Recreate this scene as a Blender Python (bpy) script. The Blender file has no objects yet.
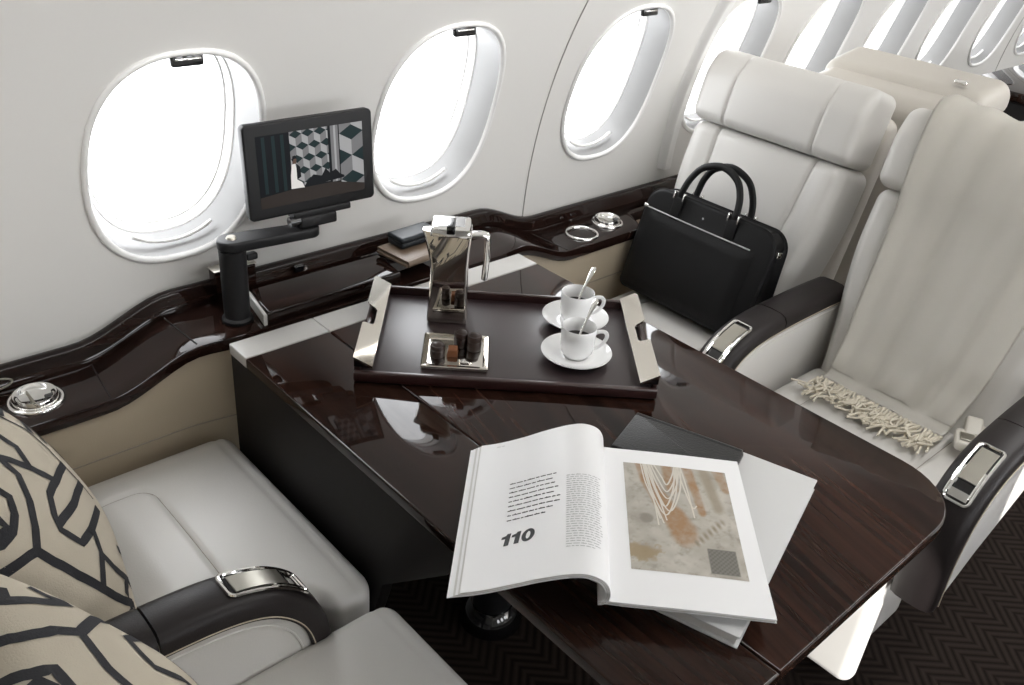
import bpy, bmesh, math, random
from mathutils import Vector, Matrix, noise
random.seed(7)
S = bpy.context.scene
COL = S.collection
PI = math.pi

# ------------------------------------------------------------------ materials
def mat(name, col, rough=0.5, metal=0.0, coat=0.0, coat_rough=0.03, spec=0.5, bump=0.0, bscale=200.0,
        var=0.0, vscale=8.0, sheen=0.0, emit=None, estr=0.0, detail=4.0):
    m = bpy.data.materials.new(name); m.use_nodes = True
    nt = m.node_tree; b = nt.nodes['Principled BSDF']
    b.inputs['Base Color'].default_value = (*col, 1)
    b.inputs['Roughness'].default_value = rough
    b.inputs['Metallic'].default_value = metal
    b.inputs['Coat Weight'].default_value = coat
    b.inputs['Coat Roughness'].default_value = coat_rough
    b.inputs['Specular IOR Level'].default_value = spec
    b.inputs['Sheen Weight'].default_value = sheen
    if emit:
        b.inputs['Emission Color'].default_value = (*emit, 1)
        b.inputs['Emission Strength'].default_value = estr
    tc = nt.nodes.new('ShaderNodeTexCoord')
    if bump > 0:
        n = nt.nodes.new('ShaderNodeTexNoise'); n.inputs['Scale'].default_value = bscale
        n.inputs['Detail'].default_value = detail
        bp = nt.nodes.new('ShaderNodeBump'); bp.inputs['Strength'].default_value = bump
        bp.inputs['Distance'].default_value = 0.002
        nt.links.new(tc.outputs['Object'], n.inputs['Vector'])
        nt.links.new(n.outputs['Fac'], bp.inputs['Height'])
        nt.links.new(bp.outputs['Normal'], b.inputs['Normal'])
    if var > 0:
        n = nt.nodes.new('ShaderNodeTexNoise'); n.inputs['Scale'].default_value = vscale
        n.inputs['Detail'].default_value = 5
        mx = nt.nodes.new('ShaderNodeMix'); mx.data_type = 'RGBA'
        mx.inputs[6].default_value = (*[c*(1-var) for c in col], 1)
        mx.inputs[7].default_value = (*[min(1, c*(1+var)) for c in col], 1)
        nt.links.new(tc.outputs['Object'], n.inputs['Vector'])
        nt.links.new(n.outputs['Fac'], mx.inputs[0])
        nt.links.new(mx.outputs[2], b.inputs['Base Color'])
    return m

def wood_mat(name, c1, c2, angle, rough=0.28, coat=1.0, scale=1.0):
    m = bpy.data.materials.new(name); m.use_nodes = True
    nt = m.node_tree; b = nt.nodes['Principled BSDF']; L = nt.links.new
    tc = nt.nodes.new('ShaderNodeTexCoord'); mp = nt.nodes.new('ShaderNodeMapping')
    mp.inputs['Rotation'].default_value = (0, 0, angle)
    mp2 = nt.nodes.new('ShaderNodeMapping'); mp2.inputs['Scale'].default_value = (90*scale, 2.2*scale, 60*scale)
    L(tc.outputs['Object'], mp.inputs['Vector']); L(mp.outputs['Vector'], mp2.inputs['Vector'])
    n = nt.nodes.new('ShaderNodeTexNoise'); n.inputs['Scale'].default_value = 1.0; n.inputs['Detail'].default_value = 5
    n.inputs['Distortion'].default_value = 0.25
    L(mp2.outputs['Vector'], n.inputs['Vector'])
    mp3 = nt.nodes.new('ShaderNodeMapping'); mp3.inputs['Scale'].default_value = (14*scale, 1.1*scale, 10*scale)
    L(mp.outputs['Vector'], mp3.inputs['Vector'])
    n2 = nt.nodes.new('ShaderNodeTexNoise'); n2.inputs['Scale'].default_value = 1.0; n2.inputs['Detail'].default_value = 3
    L(mp3.outputs['Vector'], n2.inputs['Vector'])
    ad = nt.nodes.new('ShaderNodeMath'); ad.operation = 'MULTIPLY_ADD'; ad.inputs[1].default_value = 0.45
    L(n2.outputs['Fac'], ad.inputs[0]); 
    ml = nt.nodes.new('ShaderNodeMath'); ml.operation = 'MULTIPLY'; ml.inputs[1].default_value = 0.6
    L(n.outputs['Fac'], ml.inputs[0]); L(ml.outputs[0], ad.inputs[2])
    cr = nt.nodes.new('ShaderNodeValToRGB')
    cr.color_ramp.elements[0].position = 0.38; cr.color_ramp.elements[0].color = (*c1, 1)
    cr.color_ramp.elements[1].position = 0.68; cr.color_ramp.elements[1].color = (*c2, 1)
    L(ad.outputs[0], cr.inputs['Fac']); L(cr.outputs['Color'], b.inputs['Base Color'])
    b.inputs['Roughness'].default_value = rough
    b.inputs['Specular IOR Level'].default_value = 0.0
    b.inputs['Coat IOR'].default_value = 1.37
    b.inputs['Coat Weight'].default_value = coat; b.inputs['Coat Roughness'].default_value = 0.035
    return m

def carpet_mat():
    m = bpy.data.materials.new('carpet_herringbone'); m.use_nodes = True
    nt = m.node_tree; b = nt.nodes['Principled BSDF']; L = nt.links.new
    tc = nt.nodes.new('ShaderNodeTexCoord'); sx = nt.nodes.new('ShaderNodeSeparateXYZ')
    L(tc.outputs['Object'], sx.inputs[0])
    def M(op, a, v=None, c=None):
        n = nt.nodes.new('ShaderNodeMath'); n.operation = op
        for i, q in enumerate((a, v, c)):
            if q is None: continue
            if isinstance(q, (int, float)): n.inputs[i].default_value = q
            else: L(q, n.inputs[i])
        return n.outputs[0]
    fx = M('FRACT', M('MULTIPLY', sx.outputs[0], 9.0))
    zig = M('ABSOLUTE', M('SUBTRACT', fx, 0.5))
    w = M('FRACT', M('ADD', M('MULTIPLY', sx.outputs[1], 42.0), M('MULTIPLY', zig, 4.4)))
    tri = M('ABSOLUTE', M('SUBTRACT', w, 0.5))
    n = nt.nodes.new('ShaderNodeTexNoise'); n.inputs['Scale'].default_value = 350
    L(tc.outputs['Object'], n.inputs['Vector'])
    f = M('ADD', M('MULTIPLY', tri, 1.6), M('MULTIPLY', n.outputs['Fac'], 0.35))
    cr = nt.nodes.new('ShaderNodeValToRGB')
    cr.color_ramp.elements[0].position = 0.25; cr.color_ramp.elements[0].color = (0.008, 0.0055, 0.0045, 1)
    cr.color_ramp.elements[1].position = 0.8; cr.color_ramp.elements[1].color = (0.023, 0.0165, 0.0135, 1)
    L(f, cr.inputs['Fac']); L(cr.outputs['Color'], b.inputs['Base Color'])
    b.inputs['Roughness'].default_value = 0.95; b.inputs['Specular IOR Level'].default_value = 0.1
    bp = nt.nodes.new('ShaderNodeBump'); bp.inputs['Strength'].default_value = 0.5; bp.inputs['Distance'].default_value = 0.003
    L(f, bp.inputs['Height']); L(bp.outputs['Normal'], b.inputs['Normal'])
    return m

def glass_mat():
    m = bpy.data.materials.new('window_glass'); m.use_nodes = True
    nt = m.node_tree; nt.nodes.clear(); L = nt.links.new
    o = nt.nodes.new('ShaderNodeOutputMaterial'); mx = nt.nodes.new('ShaderNodeMixShader')
    t = nt.nodes.new('ShaderNodeBsdfTransparent'); g = nt.nodes.new('ShaderNodeBsdfGlossy')
    g.inputs['Roughness'].default_value = 0.02
    mx.inputs[0].default_value = 0.05
    L(t.outputs[0], mx.inputs[1]); L(g.outputs[0], mx.inputs[2]); L(mx.outputs[0], o.inputs[0])
    return m

def photo_mat():
    m = bpy.data.materials.new('printed_photo_stone'); m.use_nodes = True
    nt = m.node_tree; b = nt.nodes['Principled BSDF']
    at = nt.nodes.new('ShaderNodeAttribute'); at.attribute_name = 'print'
    nt.links.new(at.outputs['Color'], b.inputs['Base Color'])
    b.inputs['Roughness'].default_value = 0.42
    return m

M = {}
M['wall'] = mat('cabin_wall_lining', (0.71, 0.70, 0.68), 0.62, bump=0.05, bscale=120)
M['ceiling'] = mat('cabin_ceiling_lining', (0.78, 0.77, 0.74), 0.7)
M['frame'] = mat('window_surround_white', (0.80, 0.795, 0.785), 0.28, coat=0.3)
M['reveal'] = mat('window_reveal_shaded', (0.20, 0.198, 0.195), 0.4, coat=0.2)  # shade put into the colour: darkened so the reveal looks unlit beside the panes
M['wall_gap'] = mat('lining_gap_grey', (0.40, 0.385, 0.36), 0.7)
M['glass'] = glass_mat()
M['carpet'] = carpet_mat()
M['leather'] = mat('cream_leather', (0.60, 0.585, 0.56), 0.36, bump=0.12, bscale=420, var=0.02, vscale=6)
M['leather_tan'] = mat('tan_leather_lining', (0.46, 0.39, 0.29), 0.45, bump=0.12, bscale=420)
M['seat_shell'] = mat('seat_shell_leather', (0.50, 0.47, 0.425), 0.42, bump=0.1, bscale=420)
M['dark_leather'] = mat('dark_brown_leather', (0.016, 0.0125, 0.0125), 0.42, spec=0.28, bump=0.18, bscale=500)
M['thread'] = mat('cream_thread', (0.55, 0.48, 0.38), 0.7)
M['groove'] = mat('seam_shadow_leather', (0.30, 0.27, 0.23), 0.6)
M['wood_y'] = wood_mat('macassar_veneer_long', (0.0030, 0.0014, 0.0010), (0.032, 0.0145, 0.0098), 0.0)
M['wood_r'] = wood_mat('macassar_veneer_angled', (0.0035, 0.0015, 0.0011), (0.040, 0.0165, 0.0108), math.radians(14))
M['wood_x'] = wood_mat('macassar_veneer_ledge', (0.004, 0.002, 0.0016), (0.022, 0.010, 0.0075), math.radians(90))
M['wood_panel'] = mat('dark_table_panel', (0.006, 0.005, 0.005), 0.5, spec=0.2)
M['strip'] = mat('pale_cream_strip', (0.49, 0.48, 0.46), 0.35)
M['chrome'] = mat('polished_chrome', (0.86, 0.85, 0.83), 0.06, 1.0)
M['chrome_warm'] = mat('champagne_chrome', (0.80, 0.76, 0.69), 0.10, 1.0)
M['brushed'] = mat('satin_metal', (0.42, 0.40, 0.35), 0.32, 1.0)
M['steel'] = mat('mirror_steel', (0.66, 0.63, 0.59), 0.03, 1.0)
M['black'] = mat('black_plastic', (0.010, 0.010, 0.011), 0.45, spec=0.3)
M['black_gloss'] = mat('black_gloss', (0.006, 0.006, 0.007), 0.1, coat=0.6)
M['zip'] = mat('silver_zip', (0.62, 0.62, 0.62), 0.35, 0.5)
M['porcelain'] = mat('white_porcelain', (0.87, 0.87, 0.87), 0.12, coat=0.6)
M['coffee'] = mat('black_coffee', (0.012, 0.006, 0.003), 0.08)
M['tray_wood'] = mat('tray_lacquer', (0.030, 0.011, 0.010), 0.32, coat=0.35, coat_rough=0.25)
M['tray_floor'] = mat('tray_satin_floor', (0.032, 0.020, 0.021), 0.38, coat=0.25, coat_rough=0.3)
M['choc'] = mat('dark_chocolate', (0.022, 0.009, 0.006), 0.38)
M['caramel'] = mat('milk_caramel', (0.22, 0.085, 0.035), 0.4)
M['paper'] = mat('magazine_paper', (0.82, 0.82, 0.825), 0.42, coat=0.12, coat_rough=0.2)
M['paper_edge'] = mat('page_edges', (0.62, 0.61, 0.59), 0.8, bump=0.4, bscale=900)
M['ink'] = mat('black_ink', (0.02, 0.02, 0.022), 0.5)
M['ink_grey'] = mat('grey_ink', (0.42, 0.42, 0.42), 0.6)
M['book_cover'] = mat('white_book_cover', (0.55, 0.55, 0.545), 0.45, bump=0.1, bscale=600)
M['notebook'] = mat('black_grained_leather', (0.012, 0.012, 0.013), 0.3, bump=0.5, bscale=380)
M['bag'] = mat('black_saffiano_leather', (0.0045, 0.0045, 0.005), 0.45, spec=0.25, bump=0.2, bscale=700)
M['bag_lining'] = mat('black_zip_tape', (0.004, 0.004, 0.004), 0.7)
M['wallet'] = mat('brown_leather', (0.16, 0.115, 0.08), 0.4, bump=0.2, bscale=400)
M['case'] = mat('blue_black_case', (0.010, 0.014, 0.018), 0.4, spec=0.3)
M['throw'] = mat('cream_wool_throw', (0.78, 0.755, 0.70), 0.9, bump=0.35, bscale=900, sheen=0.3)
M['fringe'] = mat('cream_wool_fringe', (0.66, 0.61, 0.51), 0.9, bump=0.3, bscale=900)
M['belt'] = mat('cream_belt_plastic', (0.60, 0.57, 0.51), 0.4)
M['pillow'] = mat('ecru_pillow_linen', (0.50, 0.445, 0.355), 0.85, bump=0.35, bscale=500, var=0.10, vscale=14)
M['pillow_line'] = mat('black_pillow_print', (0.014, 0.014, 0.018), 0.8, bump=0.3, bscale=500)
M['photo'] = photo_mat()
M['rust'] = mat('photo_rust', (0.30, 0.185, 0.095), 0.5, var=0.35, vscale=45)
M['cord'] = mat('photo_cord_white', (0.62, 0.58, 0.51), 0.5)
M['basket'] = mat('photo_basket_grey', (0.12, 0.11, 0.095), 0.6, var=0.4, vscale=260)
M['photo_gold'] = mat('photo_ochre', (0.26, 0.19, 0.095), 0.6, var=0.4, vscale=80)
def scr(n, c, e=0.6): return mat(n, tuple(0.5*k for k in c), 0.3, spec=0.15, emit=c, estr=e)
M['s_dark'] = scr('screen_black', (0.006, 0.007, 0.009)); M['s_blk'] = scr('screen_dark_teal', (0.012, 0.024, 0.026))
M['s_mid'] = scr('screen_grey', (0.17, 0.17, 0.175)); M['s_light'] = scr('screen_light_grey', (0.33, 0.33, 0.335))
M['s_white'] = scr('screen_white', (0.7, 0.68, 0.66)); M['s_skin'] = scr('screen_brown', (0.10, 0.06, 0.045))
M['s_low'] = scr('screen_brown_black', (0.03, 0.024, 0.021))
M['light_lens'] = mat('lamp_lens', (0.9, 0.9, 0.88), 0.4)

# ------------------------------------------------------------------ mesh helpers
def finish(name, bm, m, parent=None, sharp=38.0, smooth=True):
    bmesh.ops.recalc_face_normals(bm, faces=bm.faces[:])
    if smooth:
        lim = math.radians(sharp)
        for f in bm.faces: f.smooth = True
        for e in bm.edges:
            if len(e.link_faces) == 2:
                try: a = e.calc_face_angle()
                except Exception: a = 0
                if a > lim: e.smooth = False
    if parent is not None:
        off = ROOT.get(parent.name, Vector((0, 0, 0)))
        bmesh.ops.translate(bm, verts=bm.verts[:], vec=-off)
    me = bpy.data.meshes.new(name); bm.to_mesh(me); bm.free()
    for k in (m if isinstance(m, (list, tuple)) else [m]): me.materials.append(k)
    o = bpy.data.objects.new(name, me); COL.objects.link(o)
    if parent is not None:
        o.parent = parent; ROOT[o.name] = off
    return o
ROOT = {}
def root(name, loc, label=None, cat=None, group=None, kind=None):
    o = bpy.data.objects.new(name, None); COL.objects.link(o); o.location = loc
    o.empty_display_size = 0.05
    ROOT[o.name] = Vector(loc); tag(o, label, cat, group, kind); return o
def tag(o, label=None, cat=None, group=None, kind=None):
    if label: o['label'] = label
    if cat: o['category'] = cat
    if group: o['group'] = group
    if kind: o['kind'] = kind
    return o
def copy_tree(o, parent=None):
    c = o.copy(); COL.objects.link(c)
    if parent is not None: c.parent = parent
    for ch in list(o.children): copy_tree(ch, c)
    return c
def join(bm, other):
    vm = {}
    for v in other.verts: vm[v] = bm.verts.new(v.co)
    for f in other.faces:
        try:
            nf = bm.faces.new([vm[v] for v in f.verts]); nf.material_index = f.material_index
        except ValueError: pass
    other.free(); return bm
def xf(bm, mtx):
    bmesh.ops.transform(bm, matrix=mtx, verts=bm.verts[:]); return bm
def frame(o, x, y, z):
    m = Matrix.Identity(4)
    for i in range(3):
        m[i][0], m[i][1], m[i][2], m[i][3] = x[i], y[i], z[i], o[i]
    return m
def box(sx, sy, sz, bev=0.0, seg=3):
    bm = bmesh.new(); bmesh.ops.create_cube(bm, size=1)
    bmesh.ops.scale(bm, vec=(sx, sy, sz), verts=bm.verts[:])
    if bev > 0:
        bmesh.ops.bevel(bm, geom=bm.edges[:], offset=bev, segments=seg, profile=0.5, affect='EDGES', clamp_overlap=True)
    return bm
def boxat(x0, x1, y0, y1, z0, z1, bev=0.0, seg=3):
    bm = box(x1-x0, y1-y0, z1-z0, bev, seg)
    bmesh.ops.translate(bm, verts=bm.verts[:], vec=((x0+x1)/2, (y0+y1)/2, (z0+z1)/2)); return bm
def prism(pts, z0, z1, bev=0.0, seg=2):
    bm = bmesh.new()
    b = [bm.verts.new((p[0], p[1], z0)) for p in pts]; t = [bm.verts.new((p[0], p[1], z1)) for p in pts]
    n = len(pts); bm.faces.new(b[::-1]); bm.faces.new(t)
    rim = []
    for i in range(n):
        bm.faces.new((b[i], b[(i+1) % n], t[(i+1) % n], t[i]))
    bmesh.ops.recalc_face_normals(bm, faces=bm.faces[:])
    if bev > 0:
        es = [e for e in bm.edges if abs(e.verts[0].co.z - e.verts[1].co.z) < 1e-7]
        bmesh.ops.bevel(bm, geom=es, offset=bev, segments=seg, profile=0.5, affect='EDGES')
    return bm
def rrect(w, h, r, n=6):
    out = []
    for cx, cy, a0 in ((w/2-r, h/2-r, 0), (-w/2+r, h/2-r, PI/2), (-w/2+r, -h/2+r, PI), (w/2-r, -h/2+r, 1.5*PI)):
        for i in range(n+1):
            a = a0 + PI/2*i/n; out.append((cx+r*math.cos(a), cy+r*math.sin(a)))
    return out
def lathe(prof, seg=40, c=(0, 0, 0), close=False):
    bm = bmesh.new(); rings = []
    for r, z in prof:
        if r < 1e-6: rings.append([bm.verts.new((c[0], c[1], c[2]+z))])
        else: rings.append([bm.verts.new((c[0]+r*math.cos(2*PI*k/seg), c[1]+r*math.sin(2*PI*k/seg), c[2]+z)) for k in range(seg)])
    pr = list(zip(rings, rings[1:])) + ([(rings[-1], rings[0])] if close else [])
    for a, b in pr:
        for k in range(seg):
            k2 = (k+1) % seg
            if len(a) == 1 and len(b) == 1: continue
            if len(a) == 1: bm.faces.new((a[0], b[k], b[k2]))
            elif len(b) == 1: bm.faces.new((a[k], a[k2], b[0]))
            else: bm.faces.new((a[k], a[k2], b[k2], b[k]))
    return bm
def catmull(pts, n=8, closed=False):
    P = [Vector(p) for p in pts]; out = []; m = len(P)
    rng = range(m if closed else m-1)
    for i in rng:
        p0 = P[(i-1) % m] if (closed or i > 0) else P[0]*2-P[1]
        p1, p2 = P[i], P[(i+1) % m]
        p3 = P[(i+2) % m] if (closed or i+2 < m) else P[-1]*2-P[-2]
        for k in range(n):
            t = k/n
            out.append(0.5*((2*p1)+(-p0+p2)*t+(2*p0-5*p1+4*p2-p3)*t*t+(-p0+3*p1-3*p2+p3)*t**3))
    if not closed: out.append(P[-1].copy())
    return out
def tube(pts, r, seg=10, closed=False, cap=True, up=None, flat=None):
    """sweep a circle (or an ellipse when flat=(a,b)) along pts; r may be a list"""
    P = [Vector(p) for p in pts]; n = len(P); bm = bmesh.new(); rings = []
    N = None
    for i in range(n):
        a = P[(i-1) % n] if (closed or i > 0) else P[i]
        b = P[(i+1) % n] if (closed or i < n-1) else P[i]
        T = (b-a).normalized()
        if N is None:
            N = Vector(up) if up else (Vector((0, 0, 1)) if abs(T.z) < 0.9 else Vector((1, 0, 0)))
        N = (N - T*N.dot(T)).normalized(); B = T.cross(N)
        rr = r[i] if isinstance(r, (list, tuple)) else r
        fa, fb = flat or (1, 1)
        rings.append([bm.verts.new(P[i]+(N*math.cos(2*PI*k/seg)*fa+B*math.sin(2*PI*k/seg)*fb)*rr) for k in range(seg)])
    for i in range(n if closed else n-1):
        a, b = rings[i], rings[(i+1) % n]
        for k in range(seg): bm.faces.new((a[k], a[(k+1) % seg], b[(k+1) % seg], b[k]))
    if cap and not closed:
        bm.faces.new(rings[0][::-1]); bm.faces.new(rings[-1])
    return bm
def gridsurf(f, nu, nv, closeu=False, mi=0):
    bm = bmesh.new()
    g = [[bm.verts.new(f(i/nu, j/nv)) for j in range(nv+1)] for i in range(nu if closeu else nu+1)]
    for i in range(nu):
        for j in range(nv):
            i2 = (i+1) % nu if closeu else i+1
            fc = bm.faces.new((g[i][j], g[i2][j], g[i2][j+1], g[i][j+1])); fc.material_index = mi
    return bm
def loft(rings, cap0=True, cap1=True, closed=True):
    bm = bmesh.new(); R = [[bm.verts.new(p) for p in r] for r in rings]; n = len(R[0])
    for a, b in zip(R, R[1:]):
        for k in range(n if closed else n-1): bm.faces.new((a[k], a[(k+1) % n], b[(k+1) % n], b[k]))
    if cap0: bm.faces.new(R[0][::-1])
    if cap1: bm.faces.new(R[-1])
    return bm
def cushion(hx, hy, hz, r, nx=14, ny=14, nz=5, m=4, deform=None):
    """rounded box of half sizes hx,hy,hz and corner radius r; deform(p)->p"""
    def ax(h, n, rr):
        rr = min(rr, h*0.999)
        arc = [rr*math.tan(PI/4*k/m) for k in range(m+1)]          # distance inside the corner zone
        lo = [-(h-rr)-a for a in arc[::-1]]
        mid = [-(h-rr)+2*(h-rr)*k/n for k in range(1, n)]
        return lo+mid+[-v for v in lo[::-1]]
    X, Y, Z = ax(hx, nx, r), ax(hy, ny, r), ax(hz, nz, r)
    bm = bmesh.new(); D = {}
    def V(i, j, k):
        key = (i, j, k)
        if key not in D:
            p = Vector((X[i], Y[j], Z[k]))
            q = Vector((max(-(hx-r), min(hx-r, p.x)), max(-(hy-r), min(hy-r, p.y)), max(-(hz-r), min(hz-r, p.z))))
            d = p-q
            if d.length > 1e-9: p = q+d.normalized()*r
            if deform: p = deform(p)
            D[key] = bm.verts.new(p)
        return D[key]
    a, b, c = len(X)-1, len(Y)-1, len(Z)-1
    for i in range(a):
        for j in range(b):
            bm.faces.new((V(i, j, 0), V(i, j+1, 0), V(i+1, j+1, 0), V(i+1, j, 0)))
            bm.faces.new((V(i, j, c), V(i+1, j, c), V(i+1, j+1, c), V(i, j+1, c)))
    for i in range(a):
        for k in range(c):
            bm.faces.new((V(i, 0, k), V(i+1, 0, k), V(i+1, 0, k+1), V(i, 0, k+1)))
            bm.faces.new((V(i, b, k), V(i, b, k+1), V(i+1, b, k+1), V(i+1, b, k)))
    for j in range(b):
        for k in range(c):
            bm.faces.new((V(0, j, k), V(0, j, k+1), V(0, j+1, k+1), V(0, j+1, k)))
            bm.faces.new((V(a, j, k), V(a, j+1, k), V(a, j+1, k+1), V(a, j, k+1)))
    return bm
def smooth(t): t = max(0.0, min(1.0, t)); return t*t*(3-2*t)
def gauss(d, w): return math.exp(-(d/w)**2)

# ------------------------------------------------------------------ camera
cam = bpy.data.cameras.new('camera'); co = bpy.data.objects.new('camera', cam); COL.objects.link(co)
cam.sensor_width = 36.0; cam.lens = 36.0*908.927/1024.0; cam.clip_start = 0.02
Rw = ((0.74017016, 0.28892021, -0.60718468), (-0.66784372, 0.42103191, -0.61377267), (0.0783128, 0.8598007, 0.50458881))
mw = Matrix.Identity(4)
for i in range(3):
    for j in range(3): mw[i][j] = Rw[i][j]
mw[2][3] = 1.5
co.matrix_world = mw
S.camera = co

# ------------------------------------------------------------------ cabin shell
YC, ZC, RC = 0.25, 0.65, 1.17
def cyl(th, r=RC): return YC+r*math.cos(th), ZC+r*math.sin(th)
TH0, TH1, THM = -0.20, 0.82, 0.286      # bottom, top of the side wall, window centre
WA, WB = 0.147, 0.194
WXS = [-0.48, 0.045, 0.573, 1.098, 1.615, 2.05, 2.475, 2.90, 3.33, 3.77, 4.20]      # window centres along the cabin
XA, XB = -0.75, 4.45
CELL = [XA]+[(a+b)/2 for a, b in zip(WXS, WXS[1:])]+[XB]
def sup(a, b, n=2.45, N=56, egg=0.03):
    out = []
    for k in range(N):
        t = 2*PI*k/N; c, s = math.cos(t), math.sin(t)
        x = math.copysign(abs(c)**(2/n), c)*a; y = math.copysign(abs(s)**(2/n), s)*b
        out.append((x*(1-egg*y/b), y))
    return out
OUT = sup(WA, WB)
def wall_with_windows(side, idx):
    bm = bmesh.new()
    def W(x, s, r=RC):
        y, z = cyl(THM+s/RC, r)
        return Vector((x, y if side > 0 else 2*YC-y, z))
    s0, s1 = (TH0-THM)*RC, (TH1-THM)*RC
    sh = 0.245                                       # window cell half height
    def grid(x0, x1, a0, a1, nx, ns):
        g = [[bm.verts.new(W(x0+(x1-x0)*u/nx, a0+(a1-a0)*v/ns)) for v in range(ns+1)] for u in range(nx+1)]
        for u in range(nx):
            for v in range(ns): bm.faces.new((g[u][v], g[u+1][v], g[u+1][v+1], g[u][v+1]))
    for i, xc in enumerate(WXS):
        xl, xr = CELL[i], CELL[i+1]
        grid(xl, xr, s0, -sh, 4, 8); grid(xl, xr, sh, s1, 4, 8)
        if i not in idx:
            grid(xl, xr, -sh, sh, 4, 10); continue
        def outer(px, py):
            k = 1e9
            if px > 1e-9: k = min(k, (xr-xc)/px)
            if px < -1e-9: k = min(k, (xl-xc)/px)
            if py > 1e-9: k = min(k, sh/py)
            if py < -1e-9: k = min(k, -sh/py)
            return px*k, py*k
        rings = []
        n = len(OUT)
        oo = [outer(*p) for p in OUT]
        for q in range(6):
            t = q/5
            rings.append([bm.verts.new(W(xc+px+(ox-px)*t, py+(oy-py)*t)) for (px, py), (ox, oy) in zip(OUT, oo)])
        for a, b in zip(rings, rings[1:]):
            for k in range(n): bm.faces.new((a[k], a[(k+1) % n], b[(k+1) % n], b[k]))
        for k in range(n):
            p, q = oo[k], oo[(k+1) % n]
            onside = lambda w: abs(abs(w[1])-sh) > 1e-6
            if onside(p) != onside(q):
                cv = bm.verts.new(W(xc+(p[0] if onside(p) else q[0]), q[1] if onside(p) else p[1]))
                bm.faces.new((rings[-1][k], cv, rings[-1][(k+1) % n]))
    yb, zb = cyl(TH0); yb = yb if side > 0 else 2*YC-yb
    bm.faces.new([bm.verts.new(p) for p in ((XA, yb, zb), (XB, yb, zb), (XB, yb, 0), (XA, yb, 0))])
    bmesh.ops.remove_doubles(bm, verts=bm.verts[:], dist=1e-4)
    return bm
tag(finish('wall_left', wall_with_windows(1, list(range(1, len(WXS)))), M['wall'], sharp=60), kind='structure')
tag(finish('wall_right', wall_with_windows(-1, [2, 3, 4, 5, 6, 7, 8, 9]), M['wall'], sharp=60), kind='structure')
bm = gridsurf(lambda u, v: Vector((XA+(XB-XA)*u, *cyl(TH1+(PI-2*TH1)*v))), 2, 24)
tag(finish('ceiling', bm, M['ceiling'], sharp=60), kind='structure')
bm = boxat(XA, XB, -0.95, 1.45, -0.03, 0.0)
tag(finish('floor', bm, M['carpet']), kind='structure')
def bulk(x):
    bm = bmesh.new(); pts = [cyl(TH0+(PI-2*TH0)*k/40) for k in range(41)]
    pts = [(pts[0][0], 0)] + pts + [(pts[-1][0], 0)]
    a = [bm.verts.new((x, p[0], p[1])) for p in pts]; b = [bm.verts.new((x+0.03, p[0], p[1])) for p in pts]
    bm.faces.new(a); bm.faces.new(b[::-1])
    for k in range(len(a)): bm.faces.new((a[k], a[(k+1) % len(a)], b[(k+1) % len(a)], b[k]))
    return bm
tag(finish('wall_back', bulk(XB), M['wall'], sharp=30), kind='structure')
tag(finish('wall_front', bulk(XA-0.03), M['wall'], sharp=30), kind='structure')

# lining seam strips between wall panels (thin shadow gap with a rolled edge)
def seam(x, name):
    pts = []
    for k in range(30):
        y, z = cyl(-0.02+(TH1+0.02)*k/29, RC-0.0012); pts.append((x, y, z))
    return tag(finish(name, tube(pts, 0.0013, 6), M['wall_gap']), kind='structure')
seam(1.400, 'trim_1'); seam(4.0, 'trim_3')
# raised lining panel that begins beside the aft seat
def panel_f(u, v):
    th = 0.052+0.75*v
    d = 0.018*smooth(u/0.3)*smooth((1-u)/0.3)+0.0005
    y, z = cyl(th, RC-d)
    return Vector((1.865+0.05*u-0.03*(v-0.5), y, z))
tag(finish('trim_2', gridsurf(panel_f, 24, 24), M['frame'], sharp=80), kind='structure')

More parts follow.
